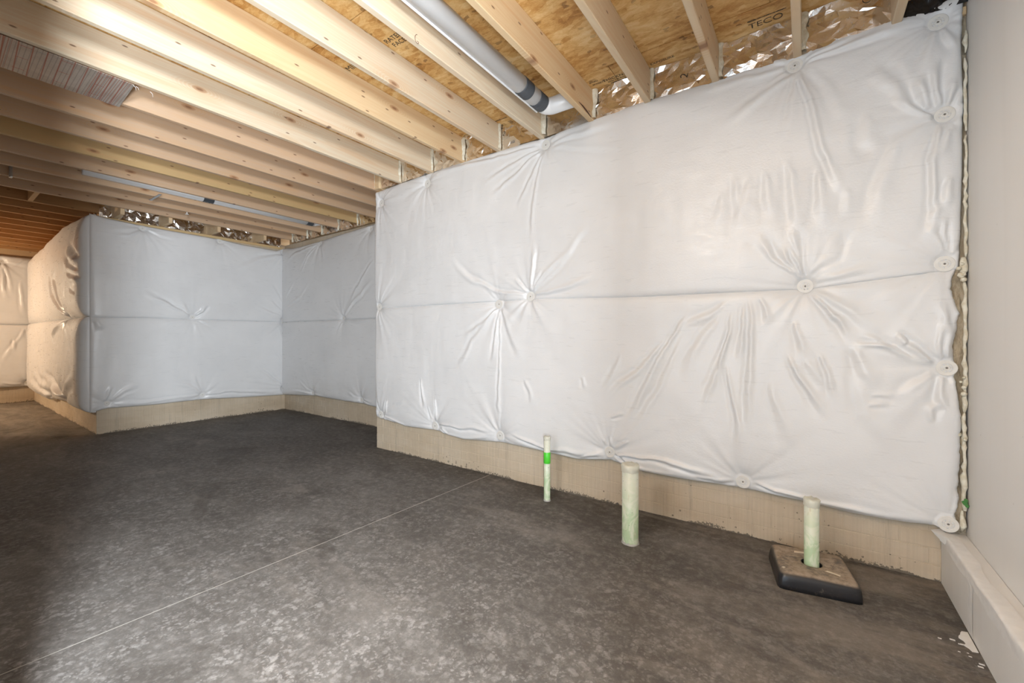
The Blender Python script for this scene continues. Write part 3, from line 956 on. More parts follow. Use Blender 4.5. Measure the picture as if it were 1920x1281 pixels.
# ------------------------------------------------------------------ joists
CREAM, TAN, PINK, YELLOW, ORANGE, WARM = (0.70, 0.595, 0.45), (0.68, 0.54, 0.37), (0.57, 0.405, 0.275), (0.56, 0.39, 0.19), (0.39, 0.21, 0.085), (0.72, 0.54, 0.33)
JOISTS = [
    (0.334, 2.79, TAN, 'short visible end of pale joist nearest the right drywall'),
    (-0.059, 2.79, TAN, 'pale joist pointing straight at the viewer, above the wide blanket near the right wall'),
    (-0.455, 2.79, TAN, 'tan joist between the two crumpled foil bays, second bay carrying an inked 2'),
    (-0.849, 2.79, TAN, 'tan joist crossing dark stamped board, second to the right of the round duct'),
    (-1.242, 2.79, WARM, 'knotty tan joist with bark streak at its end, immediately right of the round duct'),
    (-1.653, 2.79, CREAM, 'cream joist with a wire loop, immediately left of the round duct'),
    (-2.047, 2.79, CREAM, 'wide pale cream joist, second to the left of the round duct'),
    (-2.436, 2.79, WARM, 'orange streaked joist, third to the left of the round duct'),
    (-2.814, 2.79, CREAM, 'clean pale joist, fourth to the left of the round duct'),
    (-3.253, 2.79, CREAM, 'cream joist with large round knots along the right edge of printed foil board'),
    (-3.622, 3.44, PINK, 'pinkish joist at left edge of printed foil board, running past end of the main wall'),
    (-4.060, 3.44, PINK, 'pinkish brown joist, first to the left of the printed foil board'),
    (-4.450, 3.44, PINK, 'pinkish joist with bark along its lower edge, second left of the foil board'),
    (-4.860, 3.44, YELLOW, 'yellow stained joist, third to the left of the printed foil board'),
    (-5.290, 3.44, PINK, 'brown joist directly right of the thin grey duct'),
    (-5.700, 3.44, PINK, 'brown joist directly left of the thin grey duct'),
    (-6.080, 3.44, PINK, 'second joist to the left of the thin grey duct'),
    (-6.510, 3.44, PINK, 'joist beside the short blocks above the grey left blanket'),
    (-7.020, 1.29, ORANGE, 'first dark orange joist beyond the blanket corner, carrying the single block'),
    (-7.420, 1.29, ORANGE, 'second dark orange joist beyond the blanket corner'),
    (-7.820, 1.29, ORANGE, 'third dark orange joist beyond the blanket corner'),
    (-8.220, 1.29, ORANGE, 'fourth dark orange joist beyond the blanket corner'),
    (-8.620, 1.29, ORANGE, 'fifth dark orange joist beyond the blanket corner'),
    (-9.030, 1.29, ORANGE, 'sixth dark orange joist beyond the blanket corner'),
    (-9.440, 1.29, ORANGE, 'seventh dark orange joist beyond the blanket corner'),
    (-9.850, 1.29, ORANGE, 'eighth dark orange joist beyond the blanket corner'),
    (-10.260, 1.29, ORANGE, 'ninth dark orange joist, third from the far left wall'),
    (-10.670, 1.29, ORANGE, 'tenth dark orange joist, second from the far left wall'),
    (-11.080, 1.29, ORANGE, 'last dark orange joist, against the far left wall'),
]
rs = random.Random(5)
joist_obj = {}
for x, y1, tone, lab in JOISTS:
    bm = bmesh.new()
    add_box(bm, 0, 0.038, -3.1, y1, JB, JT - 0.0005, 0.0035)
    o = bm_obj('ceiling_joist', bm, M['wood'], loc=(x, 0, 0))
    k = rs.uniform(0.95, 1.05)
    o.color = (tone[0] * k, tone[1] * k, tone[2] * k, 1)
    tag(o, lab, 'joist', 'floor joists overhead')
    joist_obj[x] = o

# bark streak and wire loop on the joists either side of the duct
bm = bmesh.new()
add_tube(bm, [(0.0385, 2.46, 2.665), (0.039, 2.52, 2.662), (0.039, 2.58, 2.655), (0.038, 2.65, 2.646)], [0.001, 0.005, 0.006, 0.003], 8)
bm_obj('bark_streak', bm, plain('bark', (0.12, 0.055, 0.03), 0.9), joist_obj[-1.242], True)
bm = bmesh.new()
add_tube(bm, [(0.040, 1.455 + 0.011 * math.cos(t) * (0.8 + 0.06 * t), 2.668 + 0.013 * math.sin(t) - 0.005 * t) for t in np.linspace(1.2, 7.6, 26)], 0.0012, 6)
bm_obj('wire_loop', bm, plain('rusty_wire', (0.18, 0.07, 0.04), 0.6), joist_obj[-1.653], True)

# ------------------------------------------------------------------ insulation blankets
FOLDS = dict(main_up=FOLDS_MAIN_UPPER, main_lo=FOLDS_MAIN_LOWER, perp=FOLDS_PERP, recess=FOLDS_RECESS, box=FOLDS_BOX, far=FOLDS_FAR)


def seg_field(u, z, pts, amp, w, quick=False):
    """a rounded crease along a polyline: ridge with a shallow trough at its side, fading at both ends"""
    L = [0.0]
    for (a, b) in zip(pts[:-1], pts[1:]):
        L.append(L[-1] + math.hypot(b[0] - a[0], b[1] - a[1]))
    best = np.full(u.shape, 1e9)
    tt = np.zeros(u.shape)
    sg = np.zeros(u.shape)
    for i, (a, b) in enumerate(zip(pts[:-1], pts[1:])):
        dx, dz = b[0] - a[0], b[1] - a[1]
        l2 = dx * dx + dz * dz + 1e-12
        t = np.clip(((u - a[0]) * dx + (z - a[1]) * dz) / l2, 0, 1)
        qx, qz = a[0] + t * dx, a[1] + t * dz
        d = np.hypot(u - qx, z - qz)
        s = np.sign((u - a[0]) * dz - (z - a[1]) * dx)
        m = d < best
        best = np.where(m, d, best)
        tt = np.where(m, (L[i] + t * math.sqrt(l2)) / L[-1], tt)
        sg = np.where(m, s, sg)
    ta, tb = np.clip(tt / (0.07 if quick else 0.25), 0, 1), np.clip((1 - tt) / 0.42, 0, 1)
    taper = ta * ta * (3 - 2 * ta) * tb * tb * (3 - 2 * tb)
    ww = w * (0.55 + 0.9 * tt)
    x = best / ww
    prof = np.exp(-x * x) - 0.75 * np.exp(-((x * sg - 1.7) / 0.9) ** 2)
    return amp * prof * taper


def pl(pairs):
    xs = np.array([p[0] for p in pairs])
    ys = np.array([p[1] for p in pairs])
    return lambda v: np.interp(v, xs, ys)


def blanket(name, label, group, origin, U, Nn, u_lo, u_hi, zb, zt, pins, folds, T=0.062, res=0.010, seed=0,
            Ls=(0.06, 0.05, 0.05, 0.05), dm=(0.02, 0.02, 0.02, 0.02), wr=1.0, ragged=0.0, seat_min=0.020, dents=()):
    """quilted sheet on the plane origin + u*U, room on the side Nn; Ls and dm: softness and edge depth left, right, bottom, top"""
    um = (u_lo(np.array(1.4)) if callable(u_lo) else u_lo)
    uM = (u_hi(np.array(1.4)) if callable(u_hi) else u_hi)
    nu = int((uM - um) / res) + 2
    nz = int((float(np.max(zt(np.linspace(um, uM, 50)))) - float(np.min(zb(np.linspace(um, uM, 50))))) / res) + 2
    # edges denser than the middle
    ease = lambda n: (lambda s: s - 0.10 * np.sin(2 * np.pi * s) / (2 * np.pi) * 1.0)(np.linspace(0, 1, n))
    S, Tt = np.meshgrid(ease(nu), ease(nz))
    Ug = um + (uM - um) * S
    Zg = zb(Ug) + (zt(Ug) - zb(Ug)) * Tt
    lo_ = u_lo(Zg) if callable(u_lo) else np.full(Zg.shape, u_lo)
    hi_ = u_hi(Zg) if callable(u_hi) else np.full(Zg.shape, u_hi)
    if ragged:
        hi_ = hi_ + ragged * fbm(Zg * 40, Zg * 0 + 3, seed + 60, 4)
    Ug = lo_ + (hi_ - lo_) * S
    zb_, zt_ = zb(Ug), zt(Ug)
    Zg = zb_ + (zt_ - zb_) * Tt
    dl, dr, db, dt = Ug - lo_, hi_ - Ug, Zg - zb_, zt_ - Zg
    pr = lambda d, L: np.sqrt(np.clip(1 - np.exp(-d / L * 1.2), 0, 1))
    base = np.full(Ug.shape, T)
    for d, L, m in zip((dl, dr, db, dt), Ls, dm):
        base = np.minimum(base, m + (T - m) * pr(d, L)) * 0.7 + 0.3 * base * (m / T + (1 - m / T) * pr(d, L))
    D = base
    for i, (pu, pz) in enumerate(list(pins) + list(dents)):
        r = np.hypot(Ug - pu, Zg - pz)
        th = np.arctan2(Zg - pz, Ug - pu)
        D = D * (1 - 0.62 * np.exp(-(r / 0.055) ** 1.3) - 0.22 * np.exp(-r / 0.16))
        ca, sa_ = np.cos(th), np.sin(th)
        n = vnoise(ca * 3.3 + 40 + i * 7, sa_ * 3.3 + 40, seed + 3) + 0.7 * vnoise(ca * 7 + 90 + i * 5, sa_ * 7 + 40, seed + 4)
        D = D + wr * 0.0075 * n * np.exp(-r / 0.27) * np.clip((r - 0.03) / 0.05, 0, 1) * 1.0
    inner = np.clip(np.minimum(np.minimum(dl, dr), np.minimum(db, dt)) / 0.03, 0, 1)
    wu = Ug + 0.010 * fbm(Ug * 7, Zg * 5, seed + 21) + 0.003 * fbm(Ug * 30, Zg * 22, seed + 22)
    wz = Zg + 0.010 * fbm(Ug * 7, Zg * 5, seed + 23)
    for pts, a, w in folds:
        q = any(math.hypot(pts[0][0] - a_, pts[0][1] - b_) < 0.09 for a_, b_ in pins)
        D = D + seg_field(wu, wz, pts, a * 1.25, w, q) * np.maximum(inner, 0.35)
    D = D + wr * inner * (0.0030 * fbm(Ug * 2.6, Zg * 1.5, seed + 7) + 0.0016 * fbm(Ug * 9, Zg * 2.6, seed + 9)
                          + 0.0005 * vnoise(Ug * 9, Zg * 24, seed + 12))
    D = np.maximum(D, 0.006)
    seats = []
    for pu, pz in pins:
        r = np.hypot(Ug - pu, Zg - pz)
        d = max(float(D[r < 0.036].mean()) if (r < 0.036).any() else 0.02, seat_min)
        k = np.clip((r - 0.034) / 0.016, 0, 1)
        k = k * k * (3 - 2 * k)
        D = d * (1 - k) + D * k
        seats.append(d)
    for pu, pz in dents:            # washers of the neighbouring blanket press this edge down too
        k = np.clip((np.hypot(Ug - pu, Zg - pz) - 0.036) / 0.02, 0, 1)
        D = np.minimum(D, 0.014 * (1 - k * k * (3 - 2 * k)) + 1.0 * k * k * (3 - 2 * k))
    O, Uv, Nv = np.array(origin, float), np.array(U, float), np.array(Nn, float)
    P = O + Ug[..., None] * Uv + Zg[..., None] * np.array([0, 0, 1.0]) + D[..., None] * Nv
    sk = O + Ug[..., None] * Uv + Zg[..., None] * np.array([0, 0, 1.0]) + 0.001 * Nv
    flip = float(np.dot(np.cross(Uv, [0, 0, 1.0]), Nv)) < 0
    me = grid_mesh(name, P, M['poly'], flip=flip, skirt=sk)
    o = tag(mesh_obj(name, me), label, 'insulation', group)
    # fasteners
    for (pu, pz), d in zip(pins, seats):
        w = bpy.data.objects.new('washer', WASHER)
        COL.objects.link(w)
        w.parent = o
        p = O + pu * Uv + pz * np.array([0, 0, 1.0]) + (d + 0.0015) * Nv
        w.location = p
        if abs(Nn[0]) > 0.5 or origin[1] != MAINO[1]: w.scale = (0.72, 0.72, 0.72)
        w.rotation_euler = Vector(Nn).to_track_quat('Z', 'Y').to_euler()
    return o


# spoked plastic washer, shared by all the fasteners
bm = bmesh.new()
add_lathe(bm, [(0.0205, 0.0), (0.036, 0.0), (0.0362, 0.0008), (0.034, 0.0019), (0.0225, 0.0019), (0.0205, 0.0012), (0.0205, 0.0)], 32)
add_lathe(bm, [(0.0040, 0.0), (0.0130, 0.0), (0.0130, 0.0019), (0.010, 0.0030), (0.0050, 0.0026), (0.0040, 0.0)], 20)
for k in range(8):
    a = k * math.pi / 4 + 0.2
    c, s = math.cos(a), math.sin(a)
    w = 0.0038
    vs = [bm.verts.new((r * c - t * w * s, r * s + t * w * c, z)) for r in (0.0125, 0.0215) for t in (-1, 1) for z in (0.0004, 0.0016)]
    for f in ((0, 1, 3, 2), (4, 6, 7, 5), (0, 4, 5, 1), (2, 3, 7, 6), (0, 2, 6, 4), (1, 5, 7, 3)):
        bm.faces.new([vs[i] for i in f])
bmesh.ops.recalc_face_normals(bm, faces=bm.faces[:])
nw = len(bm.faces)
add_lathe(bm, [(0.0, 0.0012), (0.0046, 0.0012), (0.0046, 0.0006), (0.0, 0.0006)], 12)
bm.faces.ensure_lookup_table()
for f in bm.faces[nw:]: f.material_index = 1
WASHER = bpy.data.meshes.new('washer')
bm.to_mesh(WASHER)
bm.free()
setmat(WASHER, M['washer'], M['screw'])

seam_main = pl([(-3.6, 1.437), (-1.73, 1.437), (-0.9, 1.408), (0.0, 1.400), (0.3, 1.428), (0.57, 1.458)])
top_main = pl([(-3.6, 2.628), (-2.9, 2.650), (-2.3, 2.652), (-1.6, 2.640), (-0.9, 2.668), (-0.44, 2.655), (0.0, 2.664), (0.2, 2.675), (0.5, 2.678), (0.58, 2.70)])
bot_main = pl([(-3.6, 0.325), (-3.5, 0.315), (-3.15, 0.285), (-2.75, 0.297), (-2.6, 0.272), (-2.4, 0.262), (-2.014, 0.293), (-1.65, 0.285), (-1.34, 0.270), (-1.09, 0.306),
               (-0.88, 0.268), (-0.56, 0.270), (-0.30, 0.279), (0.0, 0.268), (0.19, 0.253), (0.40, 0.258), (0.52, 0.268)])
right_up = pl([(1.40, 0.566), (1.9, 0.577), (2.13, 0.579), (2.16, 0.584), (2.42, 0.574), (2.6, 0.578), (2.7, 0.586)])
right_lo = pl([(0.25, 0.548), (0.353, 0.557), (0.50, 0.563), (0.79, 0.570), (0.907, 0.557), (1.0, 0.548), (1.099, 0.546), (1.243, 0.565), (1.30, 0.552), (1.365, 0.538), (1.413, 0.546), (1.45, 0.560)])
MAINO, MAINN = (0, 2.735, 0), (0, -1, 0)
blanket('insulation_blanket', 'upper half of the wide white insulation blanket beside the right drywall', 'white insulation blankets',
        MAINO, (1, 0, 0), MAINN, -3.605, right_up, lambda u: seam_main(u) - 0.005, top_main,
        [(-1.597, 2.582), (-0.051, 2.600), (0.497, 2.597), (0.519, 2.164), (0.519, 1.478), (-0.005, 1.412), (-1.734, 1.455), (-3.555, 1.45), (-3.52, 2.50), (-2.859, 2.560)],
        FOLDS['main_up'], res=0.0075, dents=[(-2.025, 1.408)], seed=20, Ls=(0.03, 0.04, 0.03, 0.05), dm=(0.035, 0.015, 0.042, 0.02))
blanket('insulation_blanket', 'lower half of the wide white insulation blanket, hanging behind the green pipes', 'white insulation blankets',
        MAINO, (1, 0, 0), MAINN, -3.598, right_lo, bot_main, lambda u: seam_main(u) + 0.001,
        [(-2.025, 1.408), (0.523, 1.001), (-0.295, 0.320), (-1.09, 0.363), (-2.014, 0.351), (-2.748, 0.340), (-3.52, 0.360), (0.528, 0.290)],
        FOLDS['main_lo'], res=0.0075, dents=[(0.519, 1.478), (-0.005, 1.412), (-1.734, 1.455), (-3.555, 1.45)], seed=40, Ls=(0.03, 0.03, 0.035, 0.03), dm=(0.035, 0.03, 0.016, 0.028), ragged=0.003, seat_min=0.034)
top_rec = pl([(-6.72, 2.545), (-6.5, 2.52), (-6.256, 2.514), (-5.68, 2.53), (-5.15, 2.553), (-4.46, 2.584), (-3.7, 2.60)])
bot_rec = pl([(-6.72, 0.235), (-6.49, 0.25), (-5.9, 0.288), (-5.15, 0.278), (-4.74, 0.275), (-4.4, 0.257), (-3.7, 0.26)])
RO = (0, 3.365, 0)
seam_r = lambda u: np.full(np.shape(u), 1.385)
blanket('insulation_blanket', 'upper white blanket in the recess left of the wide wall, under the joist ends', 'white insulation blankets',
        RO, (1, 0, 0), MAINN, -6.755, -3.66, lambda u: seam_r(u) - 0.005, top_rec, [(-5.717, 2.497), (-4.55, 2.527), (-5.142, 1.402)],
        FOLDS['recess'][:9] + FOLDS['recess'][10:11], res=0.013, seed=60, Ls=(0.02, 0.05, 0.03, 0.05), dm=(0.045, 0.03, 0.046, 0.02))
blanket('insulation_blanket', 'lower white blanket in the recess left of the wide wall, above pitted concrete', 'white insulation blankets',
        RO, (1, 0, 0), MAINN, -6.755, -3.66, bot_rec, lambda u: seam_r(u) + 0.001, [(-5.915, 0.328), (-4.739, 0.330)],
        FOLDS['recess'][11:] + FOLDS['recess'][8:10], res=0.013, dents=[(-5.142, 1.402)], seed=80, Ls=(0.02, 0.05, 0.03, 0.03), dm=(0.045, 0.03, 0.016, 0.032))
top_perp = pl([(1.15, 2.575), (1.3, 2.555), (1.62, 2.535), (2.46, 2.528), (2.75, 2.505), (3.24, 2.497), (3.33, 2.54), (3.37, 2.56)])
bot_perp = pl([(1.15, 0.265), (1.3, 0.300), (1.7, 0.285), (2.25, 0.290), (2.7, 0.262), (3.24, 0.235), (3.37, 0.232)])
seam_p = pl([(1.15, 1.376), (1.7, 1.392), (3.37, 1.388)])
PO, PN = (-6.795, 0, 0), (1, 0, 0)
isup = lambda f: sum(p[1] for p in f[0]) / len(f[0]) > 1.388
blanket('insulation_blanket', 'upper grey-lit blanket facing right between outer corner and recess, foil showing above it', 'white insulation blankets',
        PO, (0, 1, 0), PN, 1.150, 3.362, lambda u: seam_p(u) - 0.005, top_perp, [(1.622, 2.502), (2.463, 2.500), (2.137, 1.413), (3.340, 2.480), (3.340, 1.412)],
        [f for f in FOLDS['perp'] if isup(f)], res=0.012, seed=100, Ls=(0.16, 0.03, 0.03, 0.045), dm=(0.022, 0.03, 0.046, 0.02))
blanket('insulation_blanket', 'lower grey-lit blanket facing right between outer corner and recess, above chipped base', 'white insulation blankets',
        PO, (0, 1, 0), PN, 1.150, 3.362, bot_perp, lambda u: seam_p(u) + 0.001, [(2.252, 0.352), (1.295, 0.360), (3.340, 1.366), (3.340, 0.338)],
        [f for f in FOLDS['perp'] if not isup(f)], res=0.012, dents=[(2.137, 1.413), (3.340, 1.412)], seed=120, Ls=(0.16, 0.03, 0.035, 0.03), dm=(0.022, 0.03, 0.016, 0.032))
top_box = pl([(-11.2, 2.50), (-10.3, 2.53), (-9.6, 2.56), (-8.75, 2.61), (-8.1, 2.63), (-7.6, 2.615), (-6.9, 2.575), (-6.78, 2.575)])
bot_box = pl([(-11.2, 0.26), (-10.2, 0.225), (-9.17, 0.212), (-8.88, 0.25), (-8.03, 0.285), (-7.85, 0.275), (-7.4, 0.264), (-6.78, 0.265)])
BO = (0, 1.205, 0)
blanket('insulation_blanket', 'upper orange-lit baggy blanket left of the outer corner', 'white insulation blankets',
        BO, (1, 0, 0), MAINN, -11.22, -6.778, lambda u: seam_r(u) - 0.005, top_box, [(-7.726, 1.405)],
        [f for f in FOLDS['box'] if isup(f)], T=0.15, res=0.014, seed=140, Ls=(0.5, 0.06, 0.10, 0.20), dm=(0.03, 0.062, 0.05, 0.025), wr=2.6)
blanket('insulation_blanket', 'lower orange-lit baggy blanket left of the outer corner', 'white insulation blankets',
        BO, (1, 0, 0), MAINN, -11.22, -6.778, bot_box, lambda u: seam_r(u) + 0.001, [(-7.849, 0.345), (-8.88, 0.31)],
        [f for f in FOLDS['box'] if not isup(f)], dents=[(-7.726, 1.405)], T=0.15, res=0.014, seed=160, Ls=(0.5, 0.06, 0.10, 0.10), dm=(0.03, 0.062, 0.03, 0.05), wr=2.6)
FO = (-11.295, 0, 0)
blanket('insulation_blanket', 'upper pinkish blanket on the far left end wall', 'white insulation blankets',
        FO, (0, 1, 0), PN, -1.6, 1.185, lambda u: np.full(np.shape(u), 1.36), lambda u: np.full(np.shape(u), 2.545), [(0.832, 2.44)],
        [f for f in FOLDS['far'] if isup(f)], T=0.09, res=0.016, seed=180, Ls=(0.05, 0.06, 0.04, 0.05), dm=(0.02, 0.03, 0.03, 0.02), wr=1.5)
blanket('insulation_blanket', 'lower pinkish blanket on the far left end wall', 'white insulation blankets',
        FO, (0, 1, 0), PN, -1.6, 1.185, lambda u: np.full(np.shape(u), 0.28), lambda u: np.full(np.shape(u), 1.364), [(1.11, 0.345)],
        [f for f in FOLDS['far'] if not isup(f)], T=0.09, res=0.016, seed=200, Ls=(0.05, 0.06, 0.04, 0.04), dm=(0.02, 0.03, 0.02, 0.03), wr=1.5)

# exposed mineral wool and foam along the inner corner beside the right wall
nz = 240
zz = np.linspace(0.262, 1.452, nz)
P = np.zeros((nz, 14, 3))
for k in range(14):
    t = k / 13
    x = 0.500 + 0.088 * t
    d = 0.012 + 0.012 * fbm(zz * 11 + 3, np.full(nz, t * 3.5), 31, 4) * (0.4 + 0.6 * math.sin(math.pi * t))
    P[:, k] = np.stack([x + 0.003 * fbm(zz * 30, np.full(nz, k * 1.0), 33), 2.736 - np.clip(d, 0.002, 0.022), zz], -1)
wool = mesh_obj('insulation_batt', grid_mesh('insulation_batt', P, M['wool']))
tag(wool, 'exposed tan mineral wool in the torn gap beside the right drywall', 'insulation')
bm = bmesh.new()
rs = random.Random(9)
for za, zb_, x, r in ((1.42, 1.50, 0.577, 0.014), (0.80, 1.40, 0.583, 0.008), (0.36, 0.80, 0.581, 0.009), (0.27, 0.36, 0.574, 0.010), (1.50, 2.05, 0.585, 0.006), (2.07, 2.40, 0.585, 0.006), (2.42, 2.52, 0.584, 0.008)):
    n = max(4, int((zb_ - za) / 0.022))
    pts, rad = [], []
    for i in range(n + 1):
        z = za + (zb_ - za) * i / n
        pts.append((x + rs.uniform(-0.003, 0.003), 2.712 + rs.uniform(-0.003, 0.003), z))
        rad.append(r * (0.55 + 0.8 * rs.random()) * (0.5 if i in (0, n) else 1))
    add_tube(bm, pts, rad, 9)
for _ in range(14):
    z = rs.choice((1.40, 1.44, 1.47, 0.9, 0.95, 0.7))
    bmesh.ops.create_icosphere(bm, subdivisions=1, radius=rs.uniform(0.006, 0.013),
                               matrix=Matrix.Translation((rs.uniform(0.562, 0.582), 2.70, z + rs.uniform(-0.03, 0.03))))
tag(bm_obj('foam_bead', bm, M['foam'], smooth=True), 'lumpy cream foam bead running up the corner by the right drywall', 'foam')
bm = bmesh.new()
for (dx, dz, s) in ((0, 0, 1), (0.006, -0.010, 0.8), (0.004, 0.012, 0.7)):
    vs = [bm.verts.new((0.578 + dx + a * s, 2.693 + 0.002 * b, 0.400 + dz + b * s)) for a, b in ((-0.010, 0.006), (0.002, 0.014), (0.011, 0.0), (0.006, -0.014), (-0.004, -0.008))]
    bm.faces.new(vs)
thicken(bm, 0.0012)
tag(bm_obj('green_scrap', bm, M['leaf']), 'small dark green scrap stuck on the corner foam', 'scrap')
# dark gap strip behind the foam
box_obj('trim_5', 0.560, 0.592, 2.7385, 2.7435, 0.25, 2.72, M['wool'])
bpy.data.objects['trim_5']['kind'] = 'structure'


# ------------------------------------------------------------------ foil in the rim bays
def crumple(u, v, seed, amp):
    r1 = 1 - np.abs(fbm(u * 5 + 1, v * 5, seed, 2))
    r2 = 1 - np.abs(vnoise(u * 11 + v * 5, v * 9 - u * 4, seed + 5))
    r3 = 1 - np.abs(vnoise(u * 26 - v * 9, v * 22, seed + 8))
    r4 = 1 - np.abs(vnoise(u * 60 + v * 25, v * 48, seed + 9))
    return amp * (0.7 * (r1 - 0.6) + 0.40 * (r2 - 0.5) + 0.20 * (r3 - 0.5) + 0.09 * (r4 - 0.5))


def rim_foil(label, a, b, plane, axis, z0, z1, seed, amp=0.026, foam_w=0.034, mat='foil', parts=True):
    """foil sheet between joists a..b standing at 'plane'; axis 'x' faces -y, axis 'y' faces +x"""
    t = tag(empty('rim_insulation'), label, 'insulation', 'foil faced insulation in the rim bays')
    rs = np.random.RandomState(seed)
    nu, nz = max(6, int((b - a) / 0.028)), 9
    U, V = np.meshgrid(np.linspace(a, b, nu), np.linspace(z0, z1, nz))
    ju, jv = (b - a) / nu * 0.42, (z1 - z0) / nz * 0.42
    Uj, Vj = U + ju * rs.uniform(-1, 1, U.shape), V + jv * rs.uniform(-1, 1, U.shape)
    Uj[:, 0], Uj[:, -1], Vj[0], Vj[-1] = a, b, z0, z1
    d = crumple(U + seed * 3.7, V + seed, seed, amp) + amp * 0.10 * rs.uniform(-1, 1, U.shape)
    top = np.clip((V - (z1 - 0.05)) / 0.05, 0, 1)
    d = d + 0.012 * top ** 2 * (0.3 + vnoise(U * 9, V * 0, seed + 2))
    sgn = (lambda q: np.stack([Uj, plane - q, Vj], -1)) if axis == 'x' else (lambda q: np.stack([plane + q, Uj, Vj], -1))
    P3 = np.concatenate([sgn(d).reshape(-1, 3), sgn(np.full(d.shape, -0.03)).reshape(-1, 3)[[0, nu - 1, nu * nz - nu, nu * nz - 1]]])
    fs = []
    for j in range(nz - 1):
        for i in range(nu - 1):
            k = j * nu + i
            if rs.rand() < 0.5:
                fs += [(k, k + 1, k + nu + 1), (k, k + nu + 1, k + nu)]
            else:
                fs += [(k, k + 1, k + nu), (k + 1, k + nu + 1, k + nu)]
    me = bpy.data.meshes.new('foil')
    me.from_pydata([tuple(v) for v in P3], [], fs)
    setmat(me, M[mat])
    mesh_obj('foil', me, t)
    if foam_w:
        Uf, Vf = np.meshgrid(np.linspace(a, a + foam_w, 12), np.linspace(max(z0, 2.652) if axis == 'x' and plane < 3 else z0, z1, 40))
        s = (Uf - a) / foam_w
        w = 0.018 + 0.010 * fbm(Uf * 30, Vf * 16, seed + 31, 3)
        df = w * np.sqrt(np.clip(1 - s * s, 0, 1)) + 0.010
        Uf = a + (Uf - a) * (0.75 + 0.5 * vnoise(Vf * 22, Vf * 0, seed + 33) * 0.7)
        pts = np.stack([Uf, plane - df, Vf], -1) if axis == 'x' else np.stack([plane + df, Uf, Vf], -1)
        mesh_obj('foam', grid_mesh('foam', pts, M['foam']), t)
    return t


ORD = ['first', 'second', 'third', 'fourth', 'fifth', 'sixth', 'seventh', 'eighth', 'ninth', 'tenth']
xs = [0.334, -0.059, -0.455, -0.849, -1.242, -1.653, -2.047, -2.436, -2.814, -3.253, -3.622]
main_foil = {}
LABF = ['crinkled foil in the widest bay nearest the right drywall, right of the straight-on joist',
        'shiny crinkled foil left of the joist that points straight at the viewer',
        'bronze foil with an inked 2 over the wide blanket',
        'foil with thick foam edge below the stamped board, right of the round duct',
        'flat grey foil behind the end of the round duct',
        'foil with squiggled ink marks, first bay left of the round duct',
        'foil in the second bay left of the round duct',
        'foil in the third bay left of the round duct',
        'foil in the fourth bay left of the round duct',
        'small foil piece at the left top corner of the wide blanket']
for i, (hi, lo) in enumerate(zip(xs[:-1], xs[1:])):
    main_foil[i] = rim_foil(foam_w=[0.03, 0.03, 0.022, 0.03, 0.036, 0.012, 0.022, 0.014, 0.012, 0.010][i], label=LABF[i], a=lo + 0.0385, b=hi - 0.0005, plane=2.70, axis='x', z0=2.640, z1=JT - 0.002, seed=300 + i * 11, amp=0.008 if i == 4 else 0.022)
# last bay against the right wall: black membrane under a block
tag(box_obj('blocking', 0.3725, 0.592, 2.72, 2.79, 2.725, JT - 0.002, M['wood'], bev=0.002), 'wood block at the right end of the ceiling above black film', 'block').color = (0.62, 0.34, 0.19, 1)
U, V = np.meshgrid(np.linspace(0.373, 0.592, 60), np.linspace(2.645, 2.735, 24))
d = crumple(U * 1.4, V * 1.4, 71, 0.03)
mesh_obj('membrane', grid_mesh('membrane', np.stack([U, 2.71 - d, V], -1), M['blackfilm']))
tag(bpy.data.objects['membrane'], 'shiny crumpled black film tucked above the right end of the wide blanket', 'film')

xr = [-3.622, -4.060, -4.450, -4.860, -5.290, -5.700, -6.080, -6.510]
for i, (hi, lo) in enumerate(zip(xr[:-1], xr[1:])):
    rim_foil('foil between joist ends above the recess blanket, %s bay left of the wide wall' % ORD[i],
             lo + 0.0385, hi - 0.0005, 3.345, 'x', 2.605, JT - 0.002, 500 + i * 7, foam_w=0.016)
# blocks and foil over the left wall
blocks = [1.360, 1.811, 2.340, 2.930]
BL = ['short wood block nearest the outer blanket corner, on the left wall plate', 'second short wood block on the left wall plate from the blanket corner',
      'third short wood block on the left wall plate from the blanket corner', 'short wood block nearest the recess, on the left wall plate']
for y, l in zip(blocks, BL):
    o = tag(box_obj('blocking', -6.96, -6.5105, y, y + 0.038, 2.5725, JT - 0.002, M['wood'], bev=0.002), l, 'block', 'blocks above the left wall')
    o.color = (0.72, 0.56, 0.36, 1)
o = tag(box_obj('blocking', -6.9815, -6.5105, 0.70, 0.738, 2.6415, JT - 0.002, M['wood'], bev=0.002), 'lone wood block bridging two joists in front of the outer blanket corner', 'block')
o.color = (0.62, 0.40, 0.2, 1)
sill = tag(box_obj('sill_plate', -6.975, -6.81, 1.215, 3.36, 2.532, 2.571, M['wood'], bev=0.003), 'flat wood plate lying on the left wall above the sagging blanket', 'board')
sill.color = (0.66, 0.50, 0.27, 1)
ys = [1.25] + blocks + [3.36]
FL = ['dark foil between outer blanket corner and the nearest short block', 'foil between first and second short blocks over the left wall', 'foil between second and third short blocks over the left wall',
      'foil between third and fourth short blocks over the left wall', 'foil heap in the ceiling corner of the recess over the left wall']
for i, (a, b) in enumerate(zip(ys[:-1], ys[1:])):
    rim_foil(FL[i], a + (0.0385 if i else 0), b - 0.0005, -6.90, 'y', 2.5735, JT - 0.002, 600 + i * 9, amp=0.034, foam_w=0)
sill2 = tag(box_obj('sill_plate', -3.634, 0.592, 2.724, 2.798, 2.601, 2.639, M['wood'], bev=0.003), 'long wood plate under the joist ends, behind top edge of the wide blanket', 'board')
sill2.color = (0.66, 0.50, 0.30, 1)
